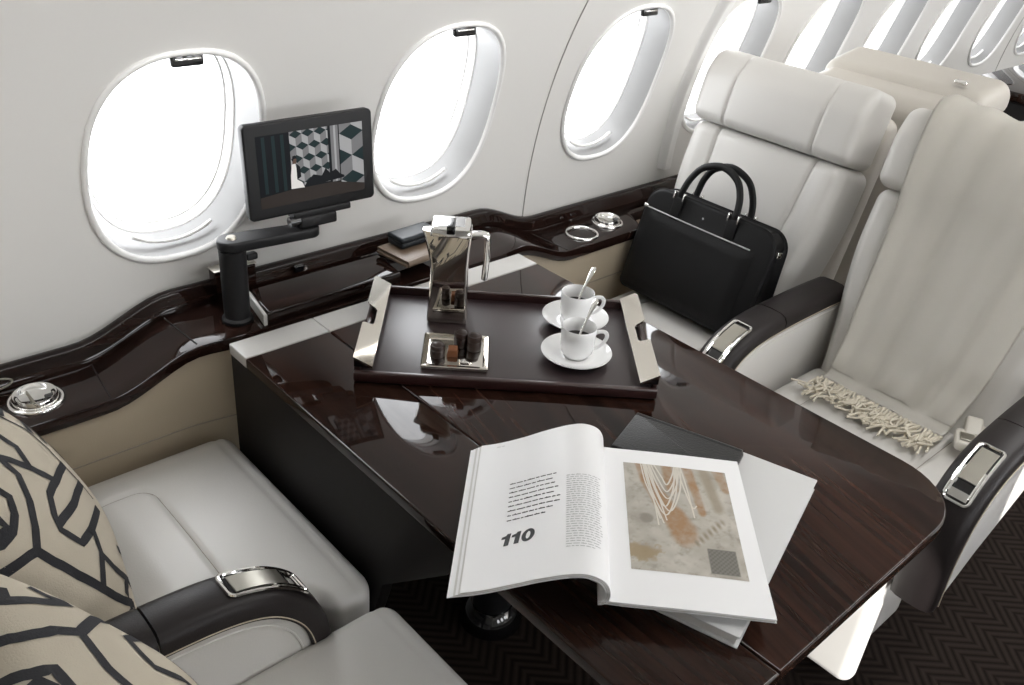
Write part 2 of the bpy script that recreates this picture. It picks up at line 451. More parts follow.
# ------------------------------------------------------------------ windows
def ring_loft(profile, mirror=1):
    """profile: list of (scale_x_offset, s_offset (inset), depth) ; positive depth = out of the cabin"""
    rings = []
    for inset, depth in profile:
        r = []
        for (px, py) in sup(WA-inset, WB-inset):
            th = THM+py/RC; y, z = cyl(th, RC+depth)
            r.append(Vector((px, y, z)))
        rings.append(r)
    return loft(rings, False, False)
def make_window():
    yb, zb = cyl(THM)
    w = root('window_1', (0, yb, zb), kind='structure')
    finish('frame', ring_loft([(-0.004, 0.002), (-0.005, -0.003), (-0.001, -0.0065), (0.004, -0.005), (0.0065, 0.001)]), M['frame'], w, sharp=80)
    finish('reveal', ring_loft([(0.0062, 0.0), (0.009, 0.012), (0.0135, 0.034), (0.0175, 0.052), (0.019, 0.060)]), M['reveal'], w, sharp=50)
    finish('inner_frame', ring_loft([(0.019, 0.060), (0.0205, 0.0605), (0.0225, 0.064), (0.026, 0.078), (0.029, 0.079), (0.032, 0.095), (0.0335, 0.118)]), M['frame'], w, sharp=50)
    pts = sup(WA-0.0335, WB-0.0335)
    bm = bmesh.new(); vs = []
    for px, py in pts:
        y, z = cyl(THM+py/RC, RC+0.112); vs.append(bm.verts.new((px, y, z)))
    f = bm.faces.new(vs); bmesh.ops.solidify(bm, geom=[f], thickness=0.004)
    finish('pane', bm, M['glass'], w, smooth=False)
    # lowered shade edge resting at the sill
    rail = []
    for k in range(15):
        px = -0.07+0.14*k/14; py = -(WB-0.020)+0.022*(abs(px)/0.07)**2.2
        y, z = cyl(THM+py/RC, RC+0.024); rail.append((px, y, z))
    finish('shade_rail', tube(rail, 0.0035, 8), M['frame'], w)
    # dark pull at the top
    py = WB-0.006
    y, z = cyl(THM+py/RC, RC+0.001); th = THM+py/RC
    th -= 0.55; n = Vector((0, -math.cos(th), -math.sin(th))); t = Vector((0, -math.sin(th), math.cos(th)))
    bmh = xf(box(0.050, 0.034, 0.012, 0.004), frame((0.0, y, z), (1, 0, 0), t, n))
    finish('shade_pull', bmh, M['black_gloss'], w)
    bmh = xf(box(0.040, 0.004, 0.004, 0.0015), frame((0.0, y+n.y*0.006-t.y*0.006, z+n.z*0.006-t.z*0.006), (1, 0, 0), t, n))
    finish('pull_trim', bmh, M['chrome'], w)
    return w
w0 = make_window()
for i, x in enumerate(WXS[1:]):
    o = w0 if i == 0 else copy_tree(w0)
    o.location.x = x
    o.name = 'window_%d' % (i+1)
# ------------------------------------------------------------------ side ledge
XM = 0.894
def ledge_z(x):
    d = abs(x-XM)
    return 0.647+0.053*smooth((0.525-d)/0.175)
LF, LB = 1.262, 1.395
def ledge_front(x):
    d = abs(x-XM); return 1.266-0.014*smooth((0.40-d)/0.12)+0.075*smooth((d-0.765)/0.05)
led = root('side_ledge', (XM, 1.34, 0.647), 'long dark glossy wood ledge running along the wall under the windows', 'ledge')
def sweep_x(prof, x0, x1, n, zf=ledge_z, yf=None):
    rings = []
    for i in range(n+1):
        x = x0+(x1-x0)*i/n; z = zf(x); fy = yf(x)-LF if yf else 0
        rings.append([Vector((x, y+(fy if y < 1.33 else 0), z+h)) for y, h in prof])
    return loft(rings, True, True)
LX0, LX1 = -0.55, 2.9
# nose and deck: rounded front edge, flat top, cove up to the wall rail
prof = [(LF+0.012, -0.027), (LF+0.002, -0.024), (LF-0.001, -0.016), (LF, -0.005), (LF+0.0015, -0.001), (LF+0.005, 0.0), (LF+0.03, 0.0),
        (1.362, 0.0), (1.382, 0.0), (1.382, -0.027)]
finish('ledge_top', sweep_x(prof, LX0, LX1, 170, yf=ledge_front), M['wood_x'], led, sharp=50)
prof = [(1.383, -0.04), (1.383, 0.006), (1.386, 0.014), (1.391, 0.022), (1.394, 0.030), (1.398, 0.034), (1.408, 0.035), (1.412, 0.032), (1.412, -0.04)]
finish('wall_rail', sweep_x(prof, LX0, LX1, 170), M['wood_x'], led, sharp=50)
# panel joints across the top, as thin dark inlays
def joint(x0, x1):
    pts = [(x0+(x1-x0)*k/10, ledge_front(x0)+0.006+(1.380-ledge_front(x0)-0.006)*k/10, 0) for k in range(11)]
    pts = [(p[0], p[1], ledge_z(p[0])+0.0002) for p in pts]
    return tube(pts, 0.0013, 6)
for a, b in ((0.378, 0.390), (0.526, 0.520), (1.41, 1.40)):
    finish('panel_joint', joint(a, b), M['bag_lining'], led)
# tan leather lining under the ledge
prof = [(1.272, -0.036), (1.274, -0.10), (1.290, -0.34), (1.300, -0.34), (1.300, -0.036)]
def lz_low(x): return ledge_z(x)
finish('lower_lining', sweep_x([(1.276, -0.024), (1.283, -0.10), (1.290, -0.40), (1.345, -0.40), (1.345, -0.024)], LX0, LX1, 170, yf=ledge_front), M['leather_tan'], led, sharp=50)
lsp = []
for k in range(121):
    x = LX0+(LX1-LX0)*k/120; zz_ = 0.528
    lsp.append((x, 1.283+(ledge_z(x)-0.10-zz_)/0.30*0.007+ledge_front(x)-LF, zz_))
finish('lining_seam', tube(lsp, 0.0013, 6), M['groove'], led)
# raised locker lid with pale edge liner
bm = xf(prism([(0.650, 1.256), (0.935, 1.264), (0.945, 1.352), (0.668, 1.352)], 0.7005, 0.725, 0.005, 3), Matrix.Identity(4))
lid = finish('locker_lid', bm, M['wood_x'], led)
bm = prism([(0.643, 1.257), (0.6495, 1.2575), (0.667, 1.350), (0.661, 1.350)], 0.7005, 0.722, 0.001, 1)
finish('lid_liner', bm, M['strip'], lid)
# tall backing plate behind the monitor post
bm = boxat(0.612, 0.690, 1.366, 1.392, 0.70, 0.764, 0.003)
bp_ = finish('mounting_plate', bm, M['wood_x'], led)
finish('plate_trim', boxat(0.611, 0.692, 1.366, 1.394, 0.7642, 0.7665, 0.001), M['brushed'], bp_)
# slotted recess latch on the rail
finish('rail_latch', boxat(0.775, 0.795, 1.378, 1.386, 0.716, 0.730, 0.003), M['black_gloss'], led)

def cup_holder(x, y, r, z, lidded):
    prof = [(r*0.80, -0.012), (r*0.82, 0.0015), (r*0.86, 0.004), (r*0.95, 0.0045), (r, 0.002), (r*1.01, 0.0), (r*0.98, -0.01)]
    h = finish('cup_holder', lathe(prof, 48, (x, y, z)), M['chrome'], led, sharp=60)
    if lidded:
        prof = [(0, 0.004), (r*0.5, 0.0045), (r*0.60, 0.007), (r*0.66, 0.012), (r*0.75, 0.013), (r*0.80, 0.009), (r*0.80, 0.002)]
        finish('lid', lathe(prof, 48, (x, y, z)), M['chrome'], h, sharp=60)
        finish('lid_knob', xf(box(0.014, 0.010, 0.006, 0.002), Matrix.Translation((x+r*0.42, y-r*0.30, z+0.008))), M['black_gloss'], h)
        finish('lid_bar', xf(box(0.003, r*1.1, 0.002, 0.0008), Matrix.Translation((x-0.006, y, z+0.0062))), M['brushed'], h)
    else:
        finish('cup_floor', lathe([(0, -0.004), (r*0.78, -0.004), (r*0.80, 0.0)], 40, (x, y, z)), M['brushed'], h)
    return h
cup_holder(0.286, 1.332, 0.042, 0.647, True)
cup_holder(1.506, 1.322, 0.041, 0.647, False)
cup_holder(1.612, 1.338, 0.040, 0.647, True)
# oval finger recess in the rail at the far left
pts = [(0.215+0.055*math.cos(a), 1.384-0.001, 0.662+0.012*math.sin(a)) for a in [2*PI*k/32 for k in range(32)]]
finish('rail_recess', tube(pts, 0.0018, 6, closed=True), M['brushed'], led)

# ------------------------------------------------------------------ dining table
tab = root('dining_table', (0.95, 0.95, 0.0), 'large dark glossy wood table between the facing seats, pale strip at its wall end', 'table')
TX0, TX1, TY0, TYS, TYW, TZ = 0.568, 1.222, 0.265, 1.182, 1.240, 0.70
SEAM = 0.7265
def corner_poly(x0, x1, y0, y1, rl, rr):
    pts = []
    if rl: pts += [(x0+rl-rl*math.cos(a), y0+rl-rl*math.sin(a)) for a in [PI/2*k/10 for k in range(11)]]
    else: pts.append((x0, y0))
    if rr: pts += [(x1-rr+rr*math.sin(a), y0+rr-rr*math.cos(a)) for a in [PI/2*k/10 for k in range(11)]]
    else: pts.append((x1, y0))
    pts += [(x1, y1), (x0, y1)]
    return pts
finish('table_leaf', prism(corner_poly(TX0, SEAM-0.0006, TY0, TYS, 0.06, 0), TZ-0.020, TZ, 0.0035, 3), M['wood_y'], tab)
finish('table_leaf', prism(corner_poly(SEAM+0.0006, TX1, TY0, TYS, 0, 0.11), TZ-0.020, TZ, 0.0035, 3), M['wood_r'], tab)
finish('end_strip', boxat(TX0, SEAM-0.0006, TYS+0.001, TYW, TZ-0.020, TZ, 0.002), M['strip'], tab)
finish('end_strip', boxat(SEAM+0.0006, TX1, TYS+0.001, TYW, TZ-0.020, TZ, 0.002), M['strip'], tab)
bm = xf(prism([(1.24, 0.680), (0.62, 0.680), (0.66, 0.63), (0.80, 0.50), (0.86, 0.30), (1.24, 0.30)], 0.5695, 0.592, 0.002, 2),
        Matrix(((0, 0, 1, 0), (1, 0, 0, 0), (0, 1, 0, 0), (0, 0, 0, 1))))
finish('side_panel', bm, M['wood_panel'], tab)
bm = xf(prism([(1.24, 0.680), (0.80, 0.680), (0.86, 0.50), (0.90, 0.30), (1.24, 0.30)], 1.18, 1.20, 0.002, 2),
        Matrix(((0, 0, 1, 0), (1, 0, 0, 0), (0, 1, 0, 0), (0, 0, 0, 1))))
finish('side_panel', bm, M['wood_panel'], tab)
ped = finish('pedestal', lathe([(0, 0.68), (0.04, 0.68), (0.04, 0.06), (0.043, 0.045), (0, 0.045)], 32, (0.985, 0.985, 0)), M['black'], tab)
finish('pedestal_foot', lathe([(0, 0.05), (0.045, 0.05), (0.058, 0.038), (0.066, 0.018), (0.068, 0.001), (0, 0.001)], 40, (0.985, 0.985, 0)), M['black_gloss'], ped)

# ------------------------------------------------------------------ seats
def fx(x, mir): return 2*XM-x if mir else x
def mirror_bm(bm, mir):
    if mir:
        for v in bm.verts: v.co.x = 2*XM-v.co.x
    return bm
ZS = 0.50                       # cushion top
TILT = math.radians(17.5)
def back_frame(yc, x0=1.705, z0=0.480):
    up = Vector((math.sin(TILT), 0, math.cos(TILT))); nr = Vector((-math.cos(TILT), 0, math.sin(TILT)))
    return Vector((x0, yc, z0)), up, nr
ARM_C = catmull([(1.79, 0, 0.658), (1.70, 0, 0.661), (1.56, 0, 0.660), (1.46, 0, 0.652), (1.395, 0, 0.630), (1.350, 0, 0.590), (1.325, 0, 0.54), (1.315, 0, 0.47), (1.322, 0, 0.385)], 8)
ARM_C = [p+Vector((0.007, 0, -0.007)) for p in ARM_C]
def arm_frames(drop=0.0):
    out = []; n = len(ARM_C)
    for i, p in enumerate(ARM_C):
        a = ARM_C[max(0, i-1)]; b = ARM_C[min(n-1, i+1)]
        T = (b-a).normalized(); N = Vector((T.z, 0, -T.x))
        if N.z < 0 and N.x > 0: N = -N
        out.append((p, T, N))
    return out
def arm_at(s, y, n, yc):
    """s = arc length measured back from the nose end of the cap centreline"""
    fr = arm_frames(); acc = 0.0
    for i in range(len(fr)-1, 0, -1):
        d = (fr[i][0]-fr[i-1][0]).length
        if acc+d >= s:
            t = (s-acc)/d
            p = fr[i][0].lerp(fr[i-1][0], t); N = fr[i][2].lerp(fr[i-1][2], t).normalized()
            return Vector((p.x+N.x*n, yc+y, p.z+N.z*n))
        acc += d
    p, T, N = fr[0]
    return Vector((p.x+N.x*n, yc+y, p.z+N.z*n))
ARM_L = sum((ARM_C[i+1]-ARM_C[i]).length for i in range(len(ARM_C)-1))
def arm_sweep(prof, s0, s1, n, yc):
    rings = [[arm_at(s0+(s1-s0)*k/n, y, h, yc) for y, h in prof] for k in range(n+1)]
    return loft(rings)
def make_arm(seat, yc, hw, mir, low=0.30, lift=0.0, control=True):
    # leather body: side profile extruded
    prof = []
    for p, T, N in arm_frames(): prof.append((p.x-N.x*0.014, p.z-N.z*0.014))
    prof += [(1.345, 0.365), (1.48, low), (1.79, low+lift)]
    bm = xf(prism(prof, -hw, hw, 0.006, 3), Matrix(((1, 0, 0, 0), (0, 0, 1, yc), (0, 1, 0, 0), (0, 0, 0, 1))))
    arm = finish('armrest', mirror_bm(bm, mir), M['leather'], seat, sharp=50)
    w = hw+0.0045
    cp = [(-w, -0.032), (-w-0.001, -0.012), (-w+0.004, -0.002), (-w*0.6, 0.003), (0, 0.0045), (w*0.6, 0.003), (w-0.004, -0.002), (w+0.001, -0.012), (w, -0.032)]
    split = 0.43
    finish('armrest_cap', mirror_bm(arm_sweep(cp, 0.0, split-0.0015, 34, yc), mir), M['dark_leather'], arm, sharp=60)
    finish('armrest_cap', mirror_bm(arm_sweep(cp, split+0.0015, ARM_L, 14, yc), mir), M['dark_leather'], arm, sharp=60)
    for sg in (-1, 1):
        pts = [arm_at(ARM_L*k/80, sg*(w+0.0012), -0.028, yc) for k in range(81)]
        finish('stitching', mirror_bm(tube(pts, 0.0009, 5), mir), M['thread'], arm)
        pts = [arm_at(ARM_L*k/80, sg*(hw+0.0005), -0.045, yc) for k in range(81)]
        finish('piping', mirror_bm(tube(pts, 0.0018, 6), mir), M['leather'], arm)
    if control:
        s0, s1, cw = 0.215, 0.335, 0.021
        loop = []
        rr_ = rrect(s1-s0, 2*cw, 0.008, 5)
        for (a_, b_) in zip(rr_, rr_[1:]+rr_[:1]):
            m_ = max(1, int(math.hypot(b_[0]-a_[0], b_[1]-a_[1])/0.006))
            for q_ in range(m_): loop.append(arm_at((s0+s1)/2+a_[0]+(b_[0]-a_[0])*q_/m_, a_[1]+(b_[1]-a_[1])*q_/m_, 0.0062, yc))
        finish('control_frame', mirror_bm(tube(loop, 0.0030, 8, closed=True), mir), M['chrome'], arm)
        def plate(u0, u1, wd, h0, h1):
            return loft([[arm_at(u0+(u1-u0)*k/12, y, h, yc) for y, h in ((-wd, 0.003), (-wd, h0+(h1-h0)*k/12), (wd, h0+(h1-h0)*k/12), (wd, 0.003))] for k in range(13)])
        finish('control_well', mirror_bm(plate(s0+0.002, s1-0.002, cw-0.002, 0.0048, 0.0048), mir), M['black_gloss'], arm)
        finish('recline_latch', mirror_bm(plate(s0+0.038, s1-0.010, cw-0.006, 0.009, 0.0065), mir), M['brushed'], arm)
        finish('latch_tip', mirror_bm(plate(s0+0.006, s0+0.020, cw-0.005, 0.006, 0.007), mir), M['chrome'], arm)
        for sg in (-1, 1):
            pts = [arm_at(s0+0.012+0.05*k/8, sg*(cw-0.004), 0.008, yc) for k in range(9)]
            finish('latch_rail', mirror_bm(tube(pts, 0.0022, 6), mir), M['chrome'], arm)
    return arm
def make_seat(name, yc, mir, hw, label, group, x0off=0.0, back=True, belt=False, arms=(), bhw=0.212, byo=0.0, bzo=0.0, zs=0.50, slope=0.0, tee=0.0):
    ZS = zs
    st = root(name, (fx(1.50, mir), yc, 0.0), label, 'seat', group)
    F, B = 1.225, 1.735
    cx, hx = (F+B)/2, (B-F)/2
    # base plinth
    bm = cushion(0.15, hw-0.06, 0.15, 0.03, 4, 4, 2, 3); xf(bm, Matrix.Translation((1.58, yc, 0.15)))
    finish('seat_base', mirror_bm(bm, mir), M['leather'], st)
    bm = cushion(0.225, hw-0.006, 0.075, 0.05, 6, 6, 3, 4); xf(bm, Matrix.Translation((1.50, yc, 0.30)))
    finish('seat_frame', mirror_bm(bm, mir), M['leather'], st)
    # leg-rest front drop
    bm = cushion(0.024, hw+0.026 if belt else hw-0.004, 0.105, 0.022, 3, 10, 6, 4); xf(bm, Matrix.Translation((F+0.032, yc, 0.312)))
    finish('leg_rest', mirror_bm(bm, mir), M['leather'], st)
    def dc(p):
        q = p.copy()
        if p.y < 0: q.y += tee*(p.y/hw)*smooth((-hx+0.090-p.x)/0.03)
        if p.z > 0:
            u, v = p.x/hx, p.y/hw
            q.z += 0.010*(1-u*u)*(1-v*v)
            q.z -= slope*smooth((p.x+0.02)/0.12)
            # stitched inset panel towards the back of the seat
            ix, iy = 0.02, hw-0.080
            d = max(ix-0.03-p.x if True else 0, abs(p.y)-iy)
            d = (ix-0.10)-p.x
            dy = abs(p.y)-iy
            dd = math.hypot(max(d+0.03, 0), max(dy+0.03, 0))-0.03 if (d > -0.03 and dy > -0.03) else max(d, dy)
            q.z -= 0.0055*gauss(dd, 0.0040)
            # side bolster seam
            q.z -= 0.003*gauss(abs(p.x+hx-0.030), 0.006)
        return q
    bm = cushion(hx, hw, 0.075, 0.032, 110, 90, 4, 5, dc); xf(bm, Matrix.Translation((cx, yc, ZS-0.085)))
    finish('seat_cushion', mirror_bm(bm, mir), M['leather'], st, sharp=70)
    # stitched seam round the inset panel
    sp, ixp, iyp, rr = [], -0.08, hw-0.080, 0.03
    sp += [(hx-0.05-(hx-0.05-ixp-rr)*k/20, iyp) for k in range(20)]
    sp += [(ixp+rr-rr*math.sin(a), iyp-rr+rr*math.cos(a)) for a in [PI/2*k/8 for k in range(9)]]
    sp += [(ixp, (iyp-rr)*(1-2*k/24)) for k in range(1, 24)]
    sp += [(ixp+rr-rr*math.cos(a), -iyp+rr-rr*math.sin(a)) for a in [PI/2*k/8 for k in range(9)]]
    sp += [(ixp+rr+(hx-0.05-ixp-rr)*k/20, -iyp) for k in range(1, 21)]
    sp = [dc(Vector((x, y, 0.075)))+Vector((cx, yc, ZS-0.085)) for x, y in sp]
    finish('cushion_seam', mirror_bm(tube(sp, 0.0012, 6), mir), M['groove'], st)
    # lower backrest
    O, up, nr = back_frame(yc+byo); O = O + Vector((x0off, 0, bzo))
    yax = Vector((0, 1, 0))
    H1, TH = 0.450, 0.075
    def db(p):
        q = p.copy(); v = (p.z+H1/2)/H1
        k = 0.82+0.18*smooth(v*1.25)
        sw = bhw*0.62
        if p.x > 0:
            q.x += 0.012*(1-(p.y/bhw)**2)*(1-(2*v-1)**2)
            q.x -= 0.008*gauss(abs(p.y)-sw*(0.80+0.2*v), 0.0045)
            q.x += 0.008*smooth((abs(p.y)-sw)/0.04)*(1-smooth((abs(p.y)-bhw+0.03)/0.03))
        q.y *= k
        return q
    bm = cushion(TH, bhw*0.98, H1/2, 0.028, 6, 110, 22, 5, db)
    xf(bm, frame(O+up*(H1/2-0.02)-nr*TH, nr, yax, up))
    finish('backrest', mirror_bm(bm, mir), M['leather'], st, sharp=70)
    # headrest pad with two vertical seams
    H2 = 0.172
    def dh(p):
        q = p.copy(); v = p.z/(H2/2)
        if p.x > 0:
            q.x += 0.010*(1-v*v)
            q.x -= 0.006*gauss(abs(p.y)-bhw*0.56, 0.004)
            q.x -= 0.016*smooth((v-0.2)/0.8)
        return q
    bm = cushion(0.068, bhw, H2/2, 0.024, 5, 110, 14, 5, dh)
    xf(bm, frame(O+up*(H1+H2/2-0.019)-nr*0.050, nr, yax, up))
    finish('headrest', mirror_bm(bm, mir), M['leather'], st, sharp=70)
    # shell behind
    bm = cushion(0.035, bhw*0.97, 0.29, 0.03, 3, 10, 10, 4)
    xf(bm, frame(O+up*0.27-nr*0.165, nr, yax, up))
    finish('seat_shell', mirror_bm(bm, mir), M['seat_shell'], st, sharp=70)
    for (ay, ahw, lo, li) in arms: make_arm(st, ay, ahw, mir, lo, li)
    if belt:
        by = yc-hw+0.050
        bz = ZS+0.012
        bk = cushion(0.030, 0.020, 0.011, 0.009, 3, 3, 2, 3)
        R_ = Matrix.Rotation(math.radians(25), 4, 'Z')
        xf(bk, Matrix.Translation((1.655, by, bz+0.010)) @ R_)
        b_ = finish('belt_buckle', mirror_bm(bk, mir), M['belt'], st)
        bk = box(0.026, 0.026, 0.004, 0.0015); xf(bk, Matrix.Translation((1.648, by-0.003, bz+0.023)) @ R_)
        finish('buckle_plate', mirror_bm(bk, mir), M['brushed'], b_)
        bk = cushion(0.022, 0.016, 0.008, 0.006, 3, 3, 2, 3); xf(bk, Matrix.Translation((1.690, by+0.004, bz+0.024)) @ R_ @ Matrix.Rotation(-0.5, 4, 'Y'))
        finish('belt_tongue', mirror_bm(bk, mir), M['belt'], st)
        pts = catmull([(1.675, by+0.002, bz+0.012), (1.71, by-0.012, bz+0.02), (1.73, by-0.045, bz+0.01)], 6)
        finish('belt_strap', mirror_bm(tube(pts, 0.020, 8, flat=(0.12, 1.0)), mir), M['belt'], st)
    return st
YW, HWW = 1.052, 0.216          # wall seat centre / half width
YA, HWA = 0.570, 0.208
AM, AHW = 0.822, 0.034          # middle armrest
AA = 0.318                      # aisle armrest
make_seat('cabin_seat', YW+0.018, False, 0.196, 'cream leather wall-side seat facing the table, holding the black briefcase', 'cream leather seats', arms=(), byo=0.017)
make_seat('cabin_seat', YA, False, HWA, 'cream leather aisle-side seat with a fringed throw draped over it', 'cream leather seats', arms=((AM, AHW, 0.30, 0.0), (AA, AHW, 0.43, 0.11)), belt=True, bhw=0.236, bzo=-0.012)
make_seat('cabin_seat', YW, True, HWW, 'cream leather wall-side seat with patterned pillow nearest the ledge', 'cream leather seats', arms=(), zs=0.524, x0off=0.022, slope=0.026, tee=0.036)
make_seat('cabin_seat', YA, True, HWA, 'cream leather aisle-side seat in the bottom left corner, closest to the camera', 'cream leather seats', arms=((AM-0.025, 0.030, 0.30, 0.0),), zs=0.520, x0off=0.022, slope=0.026)

# rear seat standing back to back behind the aft seats
rs = root('rear_seat', (2.35, 0.96, 0.0), 'cream leather seat back standing behind the two throw and briefcase seats', 'seat')
bm = cushion(0.09, 0.210, 0.33, 0.045, 4, 14, 14, 4)
R_ = Matrix.Rotation(math.radians(-10), 4, 'Y')
finish('backrest', xf(bm, Matrix.Translation((2.25, 0.982, 0.68)) @ R_), M['seat_shell'], rs)
bm = cushion(0.085, 0.212, 0.045, 0.040, 5, 20, 3, 4)
finish('headrest', xf(bm, Matrix.Translation((2.275, 0.982, 0.990)) @ R_), M['seat_shell'], rs)
finish('seat_base', xf(cushion(0.22, 0.2, 0.2, 0.04, 3, 3, 3, 3), Matrix.Translation((2.45, 0.955, 0.2))), M['seat_shell'], rs)
finish('headrest_hinge', xf(box(0.012, 0.055, 0.014, 0.003), Matrix.Translation((2.180, 1.03, 0.992))), M['groove'], rs)
finish('headrest_slot', xf(box(0.006, 0.11, 0.004, 0.001), Matrix.Translation((2.172, 0.93, 0.975))), M['bag_lining'], rs)
finish('headrest_clip', xf(box(0.012, 0.03, 0.010, 0.003), Matrix.Translation((2.22, 0.85, 1.037))), M['chrome'], rs)

# ------------------------------------------------------------------ throw with fringe
tr = root('throw_blanket', (1.72, 0.565, ZS+0.01), 'cream knitted throw with a knotted fringe hanging down the aisle-side seat back', 'blanket')
O, up, nr = back_frame(YA); O = O+Vector((0, 0, -0.012))
def throw_center():
    pts = []
    hd = O+up*0.595+nr*0.026
    pts = [O+up*0.622-nr*0.11, O+up*0.622-nr*0.06, O+up*0.616-nr*0.005, O+up*0.596+nr*0.022, O+up*0.54+nr*0.034, O+up*0.46+nr*0.034, O+up*0.40+nr*0.026, O+up*0.30+nr*0.024,
           O+up*0.18+nr*0.024, O+up*0.115+nr*0.024]
    pts += [Vector((1.693, YA, ZS+0.048)), Vector((1.675, YA, ZS+0.021)), Vector((1.655, YA, ZS+0.0125)), Vector((1.630, YA, ZS+0.012))]
    return catmull(pts, 8)
TC = throw_center()
def throw_f(u, v, off=0.0):
    k = u*(len(TC)-1); i = min(len(TC)-2, int(k)); t = k-i
    p = TC[i].lerp(TC[i+1], t)
    d = (TC[i+1]-TC[i]).normalized(); n = Vector((-d.z, 0, d.x))
    if n.x > 0.3 or n.z < -0.2: n = -n
    w0, w1 = 0.60, 0.86
    yl = YA+0.178-0.035*smooth(u*1.2); yr = YA-0.215+0.09*smooth(u*1.1)
    y = yl+(yr-yl)*v
    amp = 0.010*smooth(u/0.15)*(1-0.75*smooth((u-0.80)/0.15))
    f = amp*(math.sin(v*13+1.2*math.sin(u*2.0))+0.6*math.sin(v*29+u*3))*0.7
    edge = 0.006*(gauss(v, 0.03)+gauss(1-v, 0.03))
    return Vector((p.x, y, p.z))+n*(0.007+max(0, f+amp)-edge*0.3+off)
bm = gridsurf(throw_f, 90, 60)
bmesh.ops.solidify(bm, geom=bm.faces[:], thickness=-0.004)
finish('throw_cloth', bm, M['throw'], tr, sharp=80)
bm = bmesh.new()
for k in range(70):
    v = (k+0.5)/70
    p = throw_f(1.0, v); 
    L_ = 0.074+random.uniform(-0.018, 0.018)
    ang = random.uniform(-0.55, 0.55)+0.25
    pts = []
    for q in range(7):
        t = q/6
        pts.append((p.x-L_*t*math.cos(ang*t), p.y+L_*t*math.sin(ang*t)+0.004*math.sin(t*6+k), ZS+0.0128+0.0045*math.sin(t*5+k*1.7)**2+0.004*(1-t)))
    join(bm, tube(pts, [0.0030-0.0008*abs(math.sin(q*1.5)) for q in range(7)], 6))
    if k % 2 == 0:
        q0 = Vector(pts[1]); 
        ps = [q0+Vector((random.uniform(-.022, .004)*t-0.03*t, (random.uniform(-.02, .02))*t, 0.004)) for t in (0, .33, .66, 1)]
        join(bm, tube(ps, 0.0026, 6))
tag(finish('fringe', bm, M['fringe'], tr), kind='stuff')

# ------------------------------------------------------------------ pillows
def pillow_frame(C, n, upv, roll=0.0):
    n = Vector(n).normalized(); U = Vector(upv); V = (U-n*U.dot(n)).normalized(); R = V.cross(n)
    c, s = math.cos(roll), math.sin(roll)
    return Vector(C), R*c+V*s, V*c-R*s, n
def pillow_pt(F, W, H, T, u, v, sg=1, off=0.0):
    C, R, V, n = F
    x = u*(1-0.075*(1-v*v)*abs(u)**3)*W/2; y = v*(1-0.075*(1-u*u)*abs(v)**3)*H/2
    h = T*(max(0, (1-u*u))*max(0, (1-v*v)))**0.42
    h *= 1+0.03*math.sin(u*5+v*3)*math.cos(v*4-u)
    return C+R*x+V*y+n*(sg*(h+off))
PATTERN = {'a': [], 'b': []}
PATTERN['a'] = [(0.029, [(-0.012, 0.408), (-0.036, 0.352), (-0.048, 0.296), (-0.108, 0.268), (-0.16, 0.24)]), (0.029, [(-0.256, 0.452), (-0.228, 0.364), (-0.216, 0.292), (-0.192, 0.216), (-0.184, 0.152), (-0.164, 0.088), (-0.148, 0.016)]), (0.029, [(-0.284, 0.428), (-0.312, 0.384), (-0.336, 0.336), (-0.4, 0.316), (-0.456, 0.296), (-0.512, 0.272), (-0.576, 0.26), (-0.632, 0.248), (-0.692, 0.228), (-0.76, 0.212), (-0.824, 0.188)]), (0.029, [(-0.824, 0.188), (-0.864, 0.224), (-0.904, 0.252), (-0.936, 0.276), (-0.964, 0.3), (-0.984, 0.32)]), (0.029, [(-0.824, 0.188), (-0.828, 0.124), (-0.832, 0.06), (-0.828, -0.004), (-0.828, -0.064), (-0.828, -0.128), (-0.82, -0.192), (-0.812, -0.26), (-0.804, -0.332), (-0.792, -0.408), (-0.776, -0.488), (-0.744, -0.584), (-0.684, -0.7)]), (0.029, [(-0.56, 0.484), (-0.572, 0.416), (-0.628, 0.396), (-0.676, 0.376), (-0.74, 0.372), (-0.788, 0.368), (-0.876, 0.404), (-0.888, 0.424)]), (0.029, [(-0.76, 0.468), (-0.78, 0.408), (-0.844, 0.444)]), (0.029, [(0.184, -0.18), (0.012, -0.08), (-0.12, -0.016), (-0.228, 0.044), (-0.336, 0.092), (-0.424, 0.088), (-0.508, 0.08), (-0.596, 0.036), (-0.596, -0.02), (-0.596, -0.08), (-0.592, -0.14), (-0.408, -0.256), (-0.252, -0.34), (-0.048, -0.452)]), (0.029, [(0.132, -0.344), (-0.084, -0.22), (-0.244, -0.144), (-0.368, -0.068), (-0.472, 0.0), (-0.564, 0.052)]), (0.011, [(0.276, 0.328), (0.28, 0.264), (0.292, 0.2), (0.312, 0.124), (0.28, 0.076), (0.26, 0.024), (0.248, -0.036), (0.22, -0.08), (0.2, -0.128), (0.184, -0.18), (0.164, -0.232), (0.148, -0.288), (0.132, -0.344), (0.092, -0.392), (0.056, -0.444)]), (0.029, [(-0.392, -0.284), (-0.452, -0.296), (-0.508, -0.308), (-0.56, -0.328), (-0.628, -0.324), (-0.688, -0.328), (-0.744, -0.336), (-0.792, -0.352)]), (0.029, [(-0.56, -0.328), (-0.568, -0.396), (-0.572, -0.476), (-0.548, -0.576), (-0.484, -0.724)]), (0.029, [(0.528, 0.244), (0.512, 0.188)])]
